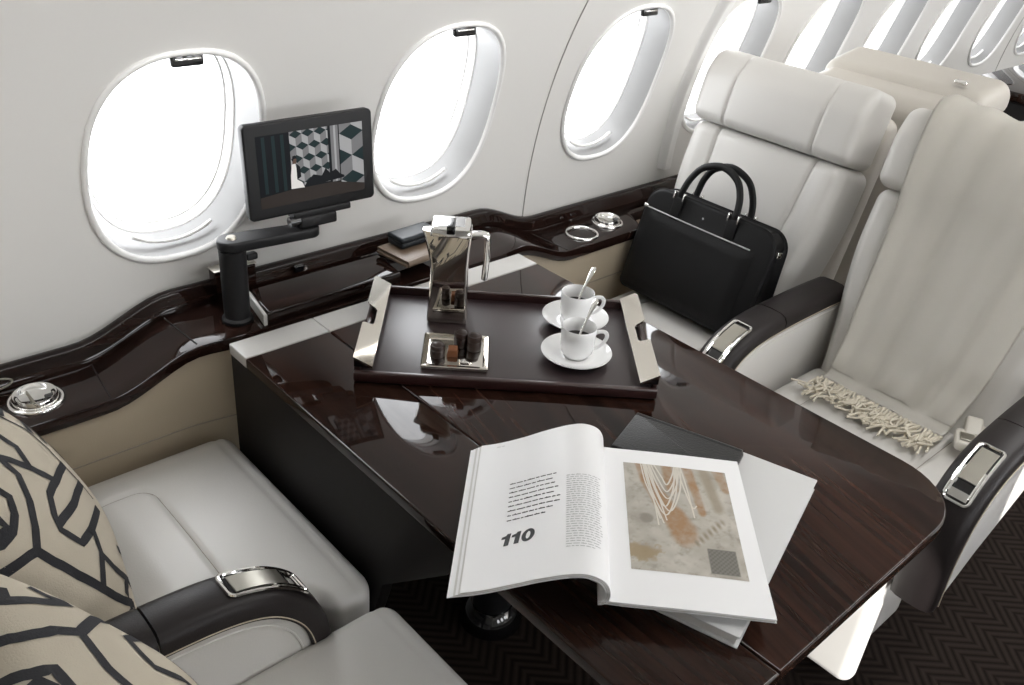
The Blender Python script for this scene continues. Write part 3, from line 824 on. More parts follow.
PATTERN['b'] = [(0.029, [(0.7, 0.88), (0.624, 0.892)]), (0.029, [(0.616, 0.908), (0.616, 0.868), (0.624, 0.82), (0.632, 0.784), (0.64, 0.74), (0.652, 0.688), (0.68, 0.624), (0.732, 0.536)]), (0.029, [(0.772, 0.7), (0.728, 0.656), (0.724, 0.608), (0.732, 0.552)]), (0.029, [(0.384, 0.956), (0.384, 0.936), (0.38, 0.908), (0.384, 0.88), (0.392, 0.844), (0.4, 0.804), (0.42, 0.76), (0.424, 0.716), (0.432, 0.672), (0.444, 0.62), (0.532, 0.536), (0.672, 0.404), (0.724, 0.316)]), (0.029, [(0.444, 0.62), (0.392, 0.608), (0.34, 0.596), (0.304, 0.584), (0.264, 0.572), (0.232, 0.56), (0.2, 0.536), (0.172, 0.512), (0.136, 0.476)]), (0.029, [(0.18, 0.98), (0.18, 0.96), (0.18, 0.932), (0.176, 0.908), (0.18, 0.884), (0.184, 0.856), (0.188, 0.824), (0.148, 0.808), (0.112, 0.792), (0.088, 0.78)]), (0.029, [(0.108, 0.916), (0.136, 0.896), (0.096, 0.856)]), (0.029, [(0.688, 0.116), (0.584, 0.252), (0.504, 0.256), (0.44, 0.248), (0.396, 0.232), (0.36, 0.216), (0.36, 0.152), (0.368, 0.08), (0.384, -0.008), (0.364, -0.08)]), (0.011, [(0.688, 0.108), (0.664, 0.056), (0.656, -0.016), (0.636, -0.076), (0.612, -0.128), (0.588, -0.176), (0.564, -0.224), (0.54, -0.268), (0.512, -0.312)])]
# the print repeats mirrored over the rest of each cover
def runs(pl, keep):
    out, cur = [], []
    for q in pl:
        if keep(q): cur.append(q)
        else:
            if len(cur) > 1: out.append(cur)
            cur = []
    if len(cur) > 1: out.append(cur)
    return out
PATTERN['a'] += [(w_, r_) for w_, pl_ in list(PATTERN['a']) for r_ in runs([(-u, v*0.95-0.02) for u, v in pl_], lambda q: q[0] > 0.30)]
PATTERN['a'] += [(w_, r_) for w_, pl_ in list(PATTERN['a']) for r_ in runs([(u*0.9, -v-0.25) for u, v in pl_], lambda q: q[1] < -0.62 and abs(q[0]) < 0.9 and q[1] > -0.97)]
PATTERN['b'] += [(w_, r_) for w_, pl_ in list(PATTERN['b']) for r_ in runs([(-u+0.05, v) for u, v in pl_], lambda q: q[0] < -0.02)]
PATTERN['b'] += [(w_, r_) for w_, pl_ in list(PATTERN['b']) for r_ in runs([(u, -v+0.02) for u, v in pl_], lambda q: q[1] < -0.34)]
def make_pillow(key, F, W, H, T, label):
    p = root('throw_pillow', F[0], label, 'pillow', 'patterned pillows on the near seats')
    bm = gridsurf(lambda a, b: pillow_pt(F, W, H, T, 2*a-1, 2*b-1, 1), 44, 44)
    join(bm, gridsurf(lambda a, b: pillow_pt(F, W, H, T, 2*a-1, 2*b-1, -1), 44, 44))
    bmesh.ops.remove_doubles(bm, verts=bm.verts[:], dist=1e-5)
    for (wd, pl) in PATTERN[key]:
        # dense resample of the printed line, following the cloth
        pts = []
        for (a, b) in zip(pl, pl[1:]):
            m_ = max(1, int(math.hypot(b[0]-a[0], b[1]-a[1])/0.04))
            for k in range(m_): pts.append((a[0]+(b[0]-a[0])*k/m_, a[1]+(b[1]-a[1])*k/m_))
        pts.append(pl[-1])
        def S2(q): return pillow_pt(F, W, H, T, max(-1, min(1, q[0])), max(-1, min(1, q[1])), 1, 0.0008)
        rows = []
        for i, q in enumerate(pts):
            a = pts[max(0, i-1)]; b = pts[min(len(pts)-1, i+1)]
            dx, dy = b[0]-a[0], b[1]-a[1]; l = math.hypot(dx, dy) or 1
            nx, ny = -dy/l*wd, dx/l*wd
            if i == 0: q = (q[0]-dx/l*wd*0.6, q[1]-dy/l*wd*0.6)
            if i == len(pts)-1: q = (q[0]+dx/l*wd*0.6, q[1]+dy/l*wd*0.6)
            rows.append([bm.verts.new(S2((q[0]+nx*t, q[1]+ny*t))) for t in (-1, -0.33, 0.33, 1)])
        for r0, r1 in zip(rows, rows[1:]):
            for k in range(3):
                f = bm.faces.new((r0[k], r0[k+1], r1[k+1], r1[k])); f.material_index = 1
    cover = finish('pillow_cover', bm, [M['pillow'], M['pillow_line']], p, sharp=85)
    loop = []
    for k in range(96):
        t = 8*k/96; sd = int(t//2); w = t-2*sd-1
        u, v = ((w, -1), (1, w), (-w, 1), (-1, -w))[sd]
        loop.append(pillow_pt(F, W, H, T, u, v, 1))
    finish('piping', tube(loop, 0.003, 6, closed=True), M['pillow'], p)
    return p
def pose(yaw, tilt): return (math.cos(yaw)*math.cos(tilt), -math.sin(yaw)*math.cos(tilt), math.sin(tilt))
PF_A = pillow_frame((0.153, 1.053, 0.686), pose(0.136, 0.541), (0, 0, 1), 0.035)
PF_B = pillow_frame((0.129, 0.563, 0.694), pose(0.169, 0.503), (0, 0, 1), 0.076)
make_pillow('a', PF_A, 0.418, 0.416, 0.084, 'ecru pillow with black line print on the wall-side seat below the ledge')
make_pillow('b', PF_B, 0.403, 0.420, 0.082, 'ecru pillow with black line print in the bottom left corner, in front of the armrest')

# ------------------------------------------------------------------ monitor on its arm
mo = root('seat_monitor', (0.616, 1.304, 0.70), 'black flat monitor on a swing arm and post between the first two windows', 'monitor')
px, py = 0.618, 1.304
finish('post', lathe([(0, 0.0006), (0.0265, 0.0006), (0.0265, 0.006), (0.0222, 0.010), (0.0225, 0.135), (0, 0.135)], 32, (px, py, 0.70)), M['black'], mo)
A0, A1 = Vector((0.618, 1.304, 0)), Vector((0.752, 1.284, 0))
d = (A1-A0).normalized(); nn = Vector((-d.y, d.x, 0)); pts = []
for k in range(17):
    a = PI/2+PI*k/16; pts.append(A0+(d*math.cos(a)+nn*math.sin(a))*0.024)
for k in range(17):
    a = -PI/2+PI*k/16; pts.append(A1+(d*math.cos(a)+nn*math.sin(a))*0.018)
arm = finish('swing_arm', prism([(p.x, p.y) for p in pts], 0.836, 0.854, 0.004, 3), M['black'], mo)
finish('arm_screw', lathe([(0, 0.0035), (0.007, 0.0035), (0.009, 0.0), (0, 0)], 24, (px, py, 0.854)), M['brushed'], arm)
finish('post_clamp', xf(box(0.020, 0.014, 0.012, 0.003), Matrix.Translation((0.650, 1.302, 0.815))), M['black'], mo)
MC = Vector((0.762, 1.281, 0.963)); tl = math.radians(4)
mx_ = Vector((math.cos(-0.04), math.sin(-0.04), 0.0)); mz_ = Vector((0, math.sin(tl), math.cos(tl))); my_ = mz_.cross(mx_)   # my_ points to the wall
mx_ = my_.cross(mz_).normalized()
MF = frame(MC, mx_, my_, mz_)
def face_prism(pts, y0, y1, bev=0.0, seg=3):     # outline in (x,z), extruded in local y
    return xf(prism(pts, y0, y1, bev, seg), Matrix(((1, 0, 0, 0), (0, 0, 1, 0), (0, 1, 0, 0), (0, 0, 0, 1))))
hz = finish('screen_housing', xf(face_prism(rrect(0.237, 0.158, 0.008), 0.0, 0.017, 0.003), MF), M['black'], mo)
finish('mount_block', xf(xf(box(0.11, 0.026, 0.012, 0.003), Matrix.Translation((0.014, 0.012, -0.084))), MF), M['black'], mo)
finish('mount_block', xf(xf(box(0.070, 0.028, 0.020, 0.004), Matrix.Translation((0.004, 0.010, -0.098))), MF), M['black'], mo)
hg = xf(xf(lathe([(0, -0.018), (0.009, -0.018), (0.009, 0.018), (0, 0.018)], 20), Matrix.Rotation(PI/2, 4, 'Y')), Matrix.Translation((-0.030, 0.006, -0.094)))
finish('tilt_hinge', xf(hg, MF), M['black_gloss'], mo)
# picture on the screen
SW, SH = 0.196, 0.120
sb = bmesh.new()
def spoly(pts, mi, lay):
    # clip to the screen
    def clip(P, ax, lim, sgn):
        out = []
        for i in range(len(P)):
            a, b = P[i], P[(i+1) % len(P)]
            ia, ib = sgn*a[ax] <= sgn*lim+1e-9, sgn*b[ax] <= sgn*lim+1e-9
            if ia: out.append(a)
            if ia != ib:
                t = (lim-a[ax])/(b[ax]-a[ax]); out.append((a[0]+(b[0]-a[0])*t, a[1]+(b[1]-a[1])*t))
        return out
    for ax, lim, sgn in ((0, 1, 1), (0, 0, -1), (1, 1, 1), (1, 0, -1)):
        if len(pts) >= 3: pts = clip(pts, ax, lim, sgn)
    if len(pts) < 3: return
    vs = [sb.verts.new(MF @ Vector(((p[0]-0.5)*SW, -0.0004-0.00012*lay, (p[1]-0.5)*SH))) for p in pts]
    f = sb.faces.new(vs); f.material_index = mi
SM = [M['s_dark'], M['s_blk'], M['s_mid'], M['s_light'], M['s_white'], M['s_skin'], M['s_low']]
spoly([(0, 0), (1, 0), (1, 1), (0, 1)], 0, 0)
def cubes(x0, x1, y0, y1, w, h):
    r = 0; y = y0-h
    while y < y1+h:
        x = x0-w+(w/2 if r % 2 else 0)
        while x < x1+w:
            A, B, C_, D_ = (x, y), (x+w/2, y+h*0.33), (x, y+h*0.66), (x-w/2, y+h*0.33)
            def cl(P):
                # clip to window region
                Q = P
                for ax, lim, sgn in ((0, x1, 1), (0, x0, -1), (1, y1, 1), (1, y0, -1)):
                    out = []
                    for i in range(len(Q)):
                        a, b = Q[i], Q[(i+1) % len(Q)]
                        ia, ib = sgn*a[ax] <= sgn*lim+1e-9, sgn*b[ax] <= sgn*lim+1e-9
                        if ia: out.append(a)
                        if ia != ib:
                            t = (lim-a[ax])/(b[ax]-a[ax]); out.append((a[0]+(b[0]-a[0])*t, a[1]+(b[1]-a[1])*t))
                    Q = out
                    if len(Q) < 3: return None
                return Q
            for P, mi in (([A, B, C_, D_], 1), ([C_, B, (x+w/2, y+h*1.0), (x, y+h*1.33)], 3), ([C_, D_, (x-w/2, y+h*1.0), (x, y+h*1.33)], 2)):
                P = cl(P)
                if P: spoly(P, mi, 1)
            x += w
        y += h; r += 1
cubes(0.30, 0.66, 0.22, 1.0, 0.115, 0.17)
cubes(0.77, 1.0, 0.10, 1.0, 0.235, 0.33)
spoly([(0.685, 0.2), (0.76, 0.2), (0.76, 1), (0.685, 1)], 2, 1); spoly([(0.715, 0.2), (0.735, 0.2), (0.735, 1), (0.715, 1)], 3, 2)
for x in (0.05, 0.14, 0.22): spoly([(x, 0.2), (x+0.03, 0.2), (x+0.03, 0.98), (x, 0.98)], 1, 1)
spoly([(0, 0.0), (1, 0.0), (1, 0.10), (0.7, 0.20), (0.28, 0.20), (0, 0.16)], 6, 2)
spoly([(0.40, 0.2), (0.80, 0.24), (0.80, 0.27), (0.76, 0.30), (0.72, 0.38), (0.66, 0.34), (0.62, 0.42), (0.58, 0.32), (0.50, 0.36), (0.44, 0.28)], 0, 3)
spoly([(0.285, 0.21), (0.41, 0.20), (0.39, 0.28), (0.345, 0.33), (0.35, 0.46), (0.335, 0.56), (0.305, 0.55), (0.29, 0.40)], 4, 4)
spoly([(0.345, 0.33), (0.385, 0.36), (0.38, 0.50), (0.345, 0.56)], 0, 5)
spoly([(0.312, 0.555), (0.345, 0.555), (0.352, 0.61), (0.335, 0.65), (0.312, 0.63)], 5, 5)
spoly([(0.308, 0.60), (0.318, 0.59), (0.322, 0.62), (0.352, 0.63), (0.342, 0.67), (0.316, 0.665)], 0, 6)
for q in sb.faces: pass
finish('display', sb, SM, hz, smooth=False)

# ------------------------------------------------------------------ wallet and case on the ledge
wl = root('leather_wallet', (1.0, 1.31, 0.728), 'brown folded leather wallet lying on the ledge behind the coffee pot', 'wallet')
Fw = frame((1.005, 1.312, 0.7285), Vector((0.995, 0.10, 0)), Vector((-0.10, 0.995, 0)), (0, 0, 1))
finish('wallet_cover', xf(xf(box(0.125, 0.088, 0.007, 0.0025), Matrix.Translation((0, 0, 0.0037))), Fw), M['wallet'], wl)
finish('wallet_cover', xf(xf(box(0.123, 0.086, 0.005, 0.0018), Matrix.Translation((0.001, 0.001, 0.0112))), Fw), M['wallet'], wl)
finish('wallet_spine', xf(tube([(-0.060, -0.0435, 0.0072), (0.060, -0.0435, 0.0072)], 0.0068, 12), Fw), M['wallet'], wl)
Fc = frame((1.015, 1.332, 0.7425), Vector((0.98, 0.06, 0)).normalized(), Vector((-0.06, 0.98, 0)).normalized(), (0, 0, 1))
cs = root('sunglasses_case', (1.01, 1.332, 0.742), 'small black rounded case lying on the brown wallet', 'case')
finish('case_base', xf(xf(cushion(0.048, 0.024, 0.007, 0.0065, 6, 4, 2, 4), Matrix.Translation((0, 0, 0.0075))), Fc), M['case'], cs)
finish('case_lid', xf(xf(cushion(0.0485, 0.0245, 0.006, 0.0058, 6, 4, 2, 4), Matrix.Translation((0, 0, 0.0180))), Fc), M['case'], cs)

# ------------------------------------------------------------------ serving tray
TO = Vector((0.668, 1.023, 0.7003)); tu = Vector((0.75, -0.662, 0)).normalized(); tv = Vector((0.662, 0.75, 0)).normalized()
TF = frame(TO, tu, tv, (0, 0, 1))
TW, TD = 0.485, 0.296
tray = root('serving_tray', TO+tu*TW/2+tv*TD/2, 'dark reddish wooden serving tray with polished metal handles on the table', 'tray')
finish('tray_floor', xf(boxat(0.008, TW-0.008, 0.008, TD-0.008, 0.003, 0.011, 0.001), TF), M['tray_floor'], tray)
finish('tray_rim', xf(boxat(0.0, TW, 0.0, 0.010, 0.002, 0.020, 0.003), TF), M['tray_wood'], tray)
finish('tray_rim', xf(boxat(0.0, TW, TD-0.008, TD, 0.002, 0.026, 0.0025), TF), M['tray_wood'], tray)
for (a, b) in ((0.0, 0.010), (TW-0.010, TW)):
    finish('tray_rim', xf(boxat(a, b, 0.010, TD-0.010, 0.002, 0.028, 0.003), TF), M['tray_wood'], tray)
for (a, b) in ((0.02, 0.02), (TW-0.02, 0.02), (0.02, TD-0.02), (TW-0.02, TD-0.02)):
    finish('tray_foot', xf(lathe([(0, 0), (0.006, 0), (0.006, 0.003), (0, 0.003)], 14, (a, b, 0.0)), TF), M['chrome'], tray)
def handle(mirror):
    # outline in (w across, v along): outer edge w=0 with a finger notch, inner edge w=0.033
    wid = 0.030
    o = [(0.0, 0.004), (wid, 0.004), (wid, TD-0.004), (0.004, TD-0.004), (0.0, TD-0.012), (0.0, TD*0.64), (0.003, TD*0.625), (0.015, TD*0.61), (0.018, TD*0.59),
         (0.018, TD*0.44), (0.015, TD*0.42), (0.003, TD*0.405), (0.0, TD*0.39)]
    bm = bmesh.new(); top = []; bot = []
    for w, v in o:
        z = 0.046-0.016*(w/wid)
        u = w if not mirror else TW-w
        top.append(bm.verts.new((u, v, z))); bot.append(bm.verts.new((u, v, z-0.004)))
    bm.faces.new(top); bm.faces.new(bot[::-1]); n = len(o)
    for k in range(n): bm.faces.new((top[k], bot[k], bot[(k+1) % n], top[(k+1) % n]))
    h = finish('tray_handle', xf(bm, TF), M['chrome_warm'], tray, smooth=False)
    ua, ub = (0.001, 0.027) if not mirror else (TW-0.001, TW-0.027)
    for (v0, v1) in ((0.004, 0.016), (TD-0.016, TD-0.004)):
        bm = xf(prism([(ua, 0.0285), (ub, 0.0275), (ua, 0.0415)], v0, v1, 0.0), Matrix(((1, 0, 0, 0), (0, 0, 1, 0), (0, 1, 0, 0), (0, 0, 0, 1))))
        finish('handle_bracket', xf(bm, TF), M['black_gloss'], h, smooth=False)
handle(False); handle(True)
ZT = 0.711
# ------------------------------------------------------------------ coffee pot
PC = Vector((0.896, 1.0735, ZT))+tv*0.034+Vector((0, 0, 0.0004))
pot = root('coffee_pot', PC, 'tall polished steel coffee pot with a square base standing on the tray', 'pot')
PFm = frame(PC, tu, tv, (0, 0, 1)) @ Matrix.Diagonal((1.02, 1.02, 0.965, 1))
def sq(hu0, hu1, hv, r, z, n=5):
    out = []
    w = hu1-hu0; cu = (hu0+hu1)/2
    for (a, b) in rrect(w, 2*hv, r, n): out.append(Vector((cu+a, b, z)))
    return out
secs = [sq(-0.032, 0.032, 0.032, 0.006, 0.0), sq(-0.0345, 0.0345, 0.0345, 0.006, 0.004), sq(-0.0345, 0.0345, 0.0345, 0.006, 0.012), sq(-0.033, 0.0335, 0.033, 0.006, 0.05),
        sq(-0.0315, 0.0325, 0.031, 0.006, 0.085), sq(-0.031, 0.032, 0.0305, 0.006, 0.100), sq(-0.033, 0.032, 0.031, 0.006, 0.118),
        sq(-0.0385, 0.033, 0.032, 0.006, 0.142), sq(-0.047, 0.0345, 0.033, 0.005, 0.168), sq(-0.0475, 0.0348, 0.0332, 0.005, 0.170), sq(-0.046, 0.0335, 0.032, 0.005, 0.170)]
# pinch the pouring side into a lip
for i, s in enumerate(secs):
    k = max(0, (s[0].z-0.105)/0.065)
    for p in s:
        if p.x < -0.01: p.y *= 1-0.80*k*min(1, (-0.01-p.x)/0.036)
finish('pot_body', xf(loft(secs), PFm), M['steel'], pot, sharp=45)
ls = [sq(-0.034, 0.033, 0.0315, 0.006, 0.1705), sq(-0.034, 0.033, 0.0315, 0.006, 0.178), sq(-0.031, 0.031, 0.029, 0.006, 0.184), sq(-0.020, 0.022, 0.020, 0.006, 0.187)]
lidp = finish('pot_lid', xf(loft(ls), PFm), M['chrome'], pot, sharp=45)
finish('lid_strap', xf(xf(box(0.014, 0.040, 0.016, 0.002), Matrix.Translation((0.0, -0.014, 0.1845))), PFm), M['black_gloss'], lidp)
hp = catmull([(0.031, 0, 0.164), (0.045, 0, 0.166), (0.056, 0, 0.165), (0.0615, 0, 0.158), (0.062, 0, 0.12), (0.060, 0, 0.080)], 8)
finish('pot_handle', xf(tube(hp, 0.0075, 12, up=(0, 1, 0), flat=(1.35, 0.75)), PFm), M['chrome'], pot)

# ------------------------------------------------------------------ chocolate dish
DC = (Vector((0.841, 1.058, 0))+Vector((0.923, 0.99, 0))+Vector((0.847, 0.907, 0))+Vector((0.764, 0.979, 0)))/4
DC.z = ZT+0.0002
dish = root('chocolate_dish', DC, 'square mirrored dish of chocolates on the tray in front of the coffee pot', 'dish')
DF = frame(DC, tu, tv, (0, 0, 1)); dw, dd = 0.108, 0.106
bm = xf(box(dw, dd, 0.005, 0.001), Matrix.Translation((0, 0, 0.0026)))
finish('dish_plate', xf(bm, DF), M['steel'], dish)
bm = loft([[Vector((a*s1, b*s2, z)) for a, b in ((-.5, -.5), (.5, -.5), (.5, .5), (-.5, .5))] for s1, s2, z in
           ((dw, dd, 0.0050), (dw+0.002, dd+0.002, 0.0075), (dw-0.001, dd-0.001, 0.0090), (dw-0.014, dd-0.014, 0.0078), (dw-0.017, dd-0.017, 0.0053))], False, False)
finish('dish_rim', xf(bm, DF), M['chrome_warm'], dish, smooth=False)
zc = DC.z+0.0053
def choc_barrel(u, v, r, h, label, ridged=True):
    c = DC+tu*u+tv*v; c.z = zc
    t = root('chocolate', c, label, 'chocolate', 'chocolates on the mirrored dish')
    finish('chocolate_body', lathe([(0, 0), (r*0.9, 0), (r, 0.002), (r, h*0.55), (r*0.93, h*0.6), (r, h*0.66), (r, h-0.002), (r*0.88, h), (0, h)], 28, c), M['choc'], t)
    finish('chocolate_top', lathe([(0, 0.0025), (r*0.5, 0.002), (r*0.7, 0)], 20, c+Vector((0, 0, h))), M['choc'], t)
choc_barrel(-0.030, -0.014, 0.0125, 0.021, 'round dark chocolate at the left end of the dish')
choc_barrel(0.008, 0.022, 0.0125, 0.027, 'tall dark chocolate in the middle of the dish, nearest the coffee pot')
choc_barrel(0.030, 0.013, 0.0125, 0.027, 'tall dark chocolate at the right end of the dish')
c = DC+tu*(-0.005)+tv*(-0.008); c.z = zc
cp_ = root('chocolate', c, 'amber brown caramel piece between the dark chocolates', 'chocolate', 'chocolates on the mirrored dish')
finish('caramel_body', xf(loft([[Vector((a*0.018*s, b*0.020*s, z)) for a, b in ((-.5, -.5), (.5, -.5), (.5, .5), (-.5, .5))] for s, z in ((0.95, 0), (1, 0.002), (0.86, 0.012), (0.7, 0.0135))]), frame(c, tu, tv, (0, 0, 1))), M['caramel'], cp_)

# ------------------------------------------------------------------ cups, saucers, spoons
def make_saucer(c, label):
    s = root('saucer', c, label, 'saucer', 'white saucers on the tray')
    pr = [(0, 0.0045), (0.020, 0.0045), (0.0215, 0.0065), (0.0235, 0.0050), (0.034, 0.0062), (0.048, 0.0105), (0.0590, 0.0155), (0.0600, 0.0165), (0.0594, 0.0150), (0.046, 0.0075), (0.036, 0.0032), (0.030, 0.0022), (0.029, 0.0002), (0.026, 0.0002), (0.025, 0.002), (0, 0.002)]
    finish('saucer_dish', lathe(pr, 56, c), M['porcelain'], s, sharp=60)
    return s
def make_cup(c, label):
    s = root('coffee_cup', c, label, 'cup', 'white coffee cups on the tray')
    pr = [(0, 0.002), (0.017, 0.0012), (0.0185, 0.0), (0.0205, 0.0008), (0.0225, 0.004), (0.0270, 0.010), (0.0285, 0.020), (0.0290, 0.035), (0.0297, 0.0555), (0.0290, 0.0562), (0.0282, 0.0555), (0.0272, 0.035), (0.0265, 0.018), (0.0235, 0.008), (0.018, 0.005), (0, 0.0045)]
    finish('cup_body', lathe(pr, 48, c), M['porcelain'], s, sharp=70)
    d = Vector((0.74, -0.668, 0)).normalized()
    pts = [Vector(c)+d*a+Vector((0, 0, b)) for a, b in ((0.0275, 0.044), (0.034, 0.0475), (0.043, 0.0475), (0.0475, 0.041), (0.0455, 0.031), (0.037, 0.020), (0.0270, 0.014))]
    finish('cup_handle', tube(catmull(pts, 8), 0.0026, 10, flat=(1.35, 0.9)), M['porcelain'], s)
    finish('coffee', lathe([(0, 0.0320), (0.0272, 0.0320), (0.0270, 0.0305), (0, 0.030)], 40, c), M['coffee'], s)
    return s
def make_spoon(c, label):
    s = root('teaspoon', c, label, 'spoon', 'teaspoons in the cups')
    d = Vector((0.62, 0.13, 0.77)).normalized()
    a = Vector(c)
    side = d.cross(Vector((0, 0, 1))).normalized(); n = side.cross(d)
    L_ = 0.080
    P, R = [], []
    for k in range(25):
        t = k/24; P.append(a+d*(L_*t)+n*(0.004*math.sin(t*PI)))
        R.append(0.0022+0.0028*smooth((t-0.55)/0.4)-0.002*smooth((t-0.95)/0.05))
    finish('spoon_handle', tube(P, R, 10, up=n, flat=(0.45, 1.0)), M['chrome'], s)
    bm = bmesh.new(); bmesh.ops.create_uvsphere(bm, u_segments=20, v_segments=12, radius=1)
    bmesh.ops.scale(bm, vec=(0.0075, 0.0022, 0.012), verts=bm.verts[:])
    finish('spoon_bowl', xf(bm, frame(a-d*0.008, side, n, d)), M['chrome'], s)
    return s
SA = Vector((1.090, 0.947, ZT+0.0002)); SB = Vector((1.003, 0.859, ZT+0.0002))
make_saucer(SA, 'white porcelain saucer under the rear coffee cup'); make_saucer(SB, 'white porcelain saucer under the front coffee cup, near the tray front edge')
CZ = Vector((0, 0, 0.0072))
make_cup(SA+CZ, 'white porcelain coffee cup at the back of the tray'); make_cup(SB+CZ, 'white porcelain coffee cup nearer the tray front edge')
for c, l in ((SA, 'teaspoon standing in the rear coffee cup'), (SB, 'teaspoon standing in the front coffee cup')):
    make_spoon(c+CZ+Vector((-0.004, -0.002, 0.0265)), l)

# ------------------------------------------------------------------ books under the magazine
bk = root('white_book', (0.86, 0.45, 0.70), 'white hardback book lying askew under the open magazine', 'book')
b0, b1, b2 = Vector((1.043, 0.418, 0)), Vector((0.714, 0.316, 0)), None
e1 = (b1-b0); bw = e1.length; e1.normalize(); e2 = Vector((-e1.y, e1.x, 0))
if e2.dot(Vector((0.9, 0.6, 0))-b0) < 0: e2 = -e2
bdep = 0.215
BF = frame(b0+Vector((0, 0, 0.7003)), e1, e2, (0, 0, 1))
finish('back_cover', xf(boxat(0, bw, 0, bdep, 0.0, 0.0025, 0.0008, 2), BF), M['book_cover'], bk)
finish('page_block', xf(boxat(0.004, bw-0.004, 0.004, bdep-0.002, 0.0026, 0.0155), BF), M['paper_edge'], bk)
finish('front_cover', xf(boxat(0, bw, 0, bdep, 0.0156, 0.0185, 0.0009, 2), BF), M['book_cover'], bk)
nbk = root('black_notebook', (0.93, 0.60, 0.72), 'black grained leather notebook with a rounded end, mostly hidden under the magazine', 'notebook')
n0, n1 = Vector((1.004, 0.516, 0)), Vector((0.948, 0.676, 0))
f1 = (n1-n0).normalized(); f2 = Vector((-f1.y, f1.x, 0))
if f2.dot(Vector((0.8, 0.5, 0))-n0) < 0: f2 = -f2
NF = frame(n0+Vector((0, 0, 0.7190)), f1, f2, (0, 0, 1))
nl = (n1-n0).length
finish('notebook_cover', xf(prism([(0.006, 0), (nl-0.001, 0), (nl, 0.002), (nl, 0.098), (0.006, 0.098), (0.0015, 0.094), (0, 0.088), (0, 0.008), (0.0015, 0.003)], 0.0, 0.0085, 0.003, 3), NF), M['notebook'], nbk)
finish('notebook_spine', xf(tube([(0.004, 0.003, 0.0046), (nl-0.001, 0.003, 0.0046)], 0.0062, 14, flat=(0.75, 1.0)), NF), M['notebook'], nbk)

# ------------------------------------------------------------------ open magazine
mg = root('open_magazine', (0.66, 0.55, 0.72), 'white open magazine with page number 110 and a stone and cord photograph on the table', 'magazine')
mS = Vector((0.614, 0.444, 0)); mh = Vector((0.712, 0.702, 0)); mw_ = Vector((0.702, -0.712, 0)); MH, MWD = 0.292, 0.2036
LP = catmull([(0.0, 0.7285, 0), (0.007, 0.7305, 0), (0.0125, 0.740, 0), (0.0105, 0.755, 0), (0.001, 0.7675, 0), (-0.018, 0.7725, 0), (-0.04, 0.7675, 0), (-0.07, 0.7545, 0), (-0.10, 0.739, 0), (-0.135, 0.724, 0), (-0.174, 0.7125, 0)], 8)
LS = [0.0]
for a, b in zip(LP, LP[1:]): LS.append(LS[-1]+(b-a).length)
LTOT = LS[-1]
def left_page(s, h, off=0.0):
    """s = distance from the spine along the paper, h = height on the page (0 foot, 1 head)"""
    s = max(0.0, min(LTOT, s))
    for i in range(len(LS)-1):
        if s <= LS[i+1] or i == len(LS)-2:
            t = (s-LS[i])/(LS[i+1]-LS[i]); p = LP[i].lerp(LP[i+1], t); d = (LP[i+1]-LP[i]).normalized(); break
    n = Vector((d.y, -d.x))                       # towards the reader for a leftward run
    if n.y < 0 and s > 0.06: n = -n
    k = min(1.0, max(0.0, -p.x/0.10))
    wv = p.x+n.x*off; zv = p.y+n.y*off+(1-h)*0.009*k
    return mS+mw_*wv+mh*(MH*h)+Vector((0, 0, zv))
def right_page(w, h, off=0.0):
    z = 0.7345+0.003*math.exp(-w/0.02)-0.0035*math.exp(-w/0.004)+0.0012*math.sin(w*20)
    return mS+mw_*w+mh*(MH*h)+Vector((0, 0, z+off))
def block(f, a0, a1, thick, slant, nu=60, nv=12, off0=0.0):
    bm = bmesh.new(); T = []; B = []
    for i in range(nu+1):
        u = i/nu
        T.append([bm.verts.new(f(a0+(a1-a0)*u, j/nv, off0)) for j in range(nv+1)])
        B.append([bm.verts.new(f(a0+(a1-a0)*u+slant*u, j/nv, off0-thick*min(1, 0.25+u*6))) for j in range(nv+1)])
    for i in range(nu):
        for j in range(nv):
            bm.faces.new((T[i][j], T[i+1][j], T[i+1][j+1], T[i][j+1]))
            bm.faces.new((B[i][j], B[i][j+1], B[i+1][j+1], B[i+1][j]))
        bm.faces.new((T[i][0], B[i][0], B[i+1][0], T[i+1][0])); bm.faces.new((T[i][nv], T[i+1][nv], B[i+1][nv], B[i][nv]))
    for j in range(nv):
        bm.faces.new((T[0][j], T[0][j+1], B[0][j+1], B[0][j])); bm.faces.new((T[nu][j], B[nu][j], B[nu][j+1], T[nu][j+1]))
    return bm
lp = finish('left_pages', block(left_page, 0.0, LTOT-0.017, 0.0012, 0.0), M['paper'], mg, sharp=60)
for k, (ext, th) in enumerate(((0.0145, 0.0009), (0.011, 0.0009), (0.008, 0.0009), (0.0045, 0.0009))):
    finish('left_page_stack', block(left_page, 0.004, LTOT-ext, th, 0.0, off0=-0.0013-0.0010*k), M['paper_edge'] if k % 2 == 0 else M['paper'], mg, sharp=60)
finish('magazine_cover', block(left_page, 0.004, LTOT, 0.0008, 0.0, off0=-0.0056), M['paper'], mg, sharp=60)
rp = finish('right_pages', block(right_page, 0.0, MWD, 0.0022, 0.0), M['paper'], mg, sharp=60)
finish('right_page_stack', block(right_page, 0.0, MWD-0.0015, 0.0020, 0.0, off0=-0.0027), M['paper_edge'], mg, sharp=60)
finish('magazine_cover', block(right_page, 0.0, MWD+0.0008, 0.0007, 0.0, off0=-0.0050), M['paper'], mg, sharp=60)
def on_left(w_target):
    for i in range(20, len(LP)-1):
        if LP[i].x >= w_target >= LP[i+1].x: return LS[i]+(LS[i+1]-LS[i])*(LP[i].x-w_target)/(LP[i].x-LP[i+1].x)
    return LTOT
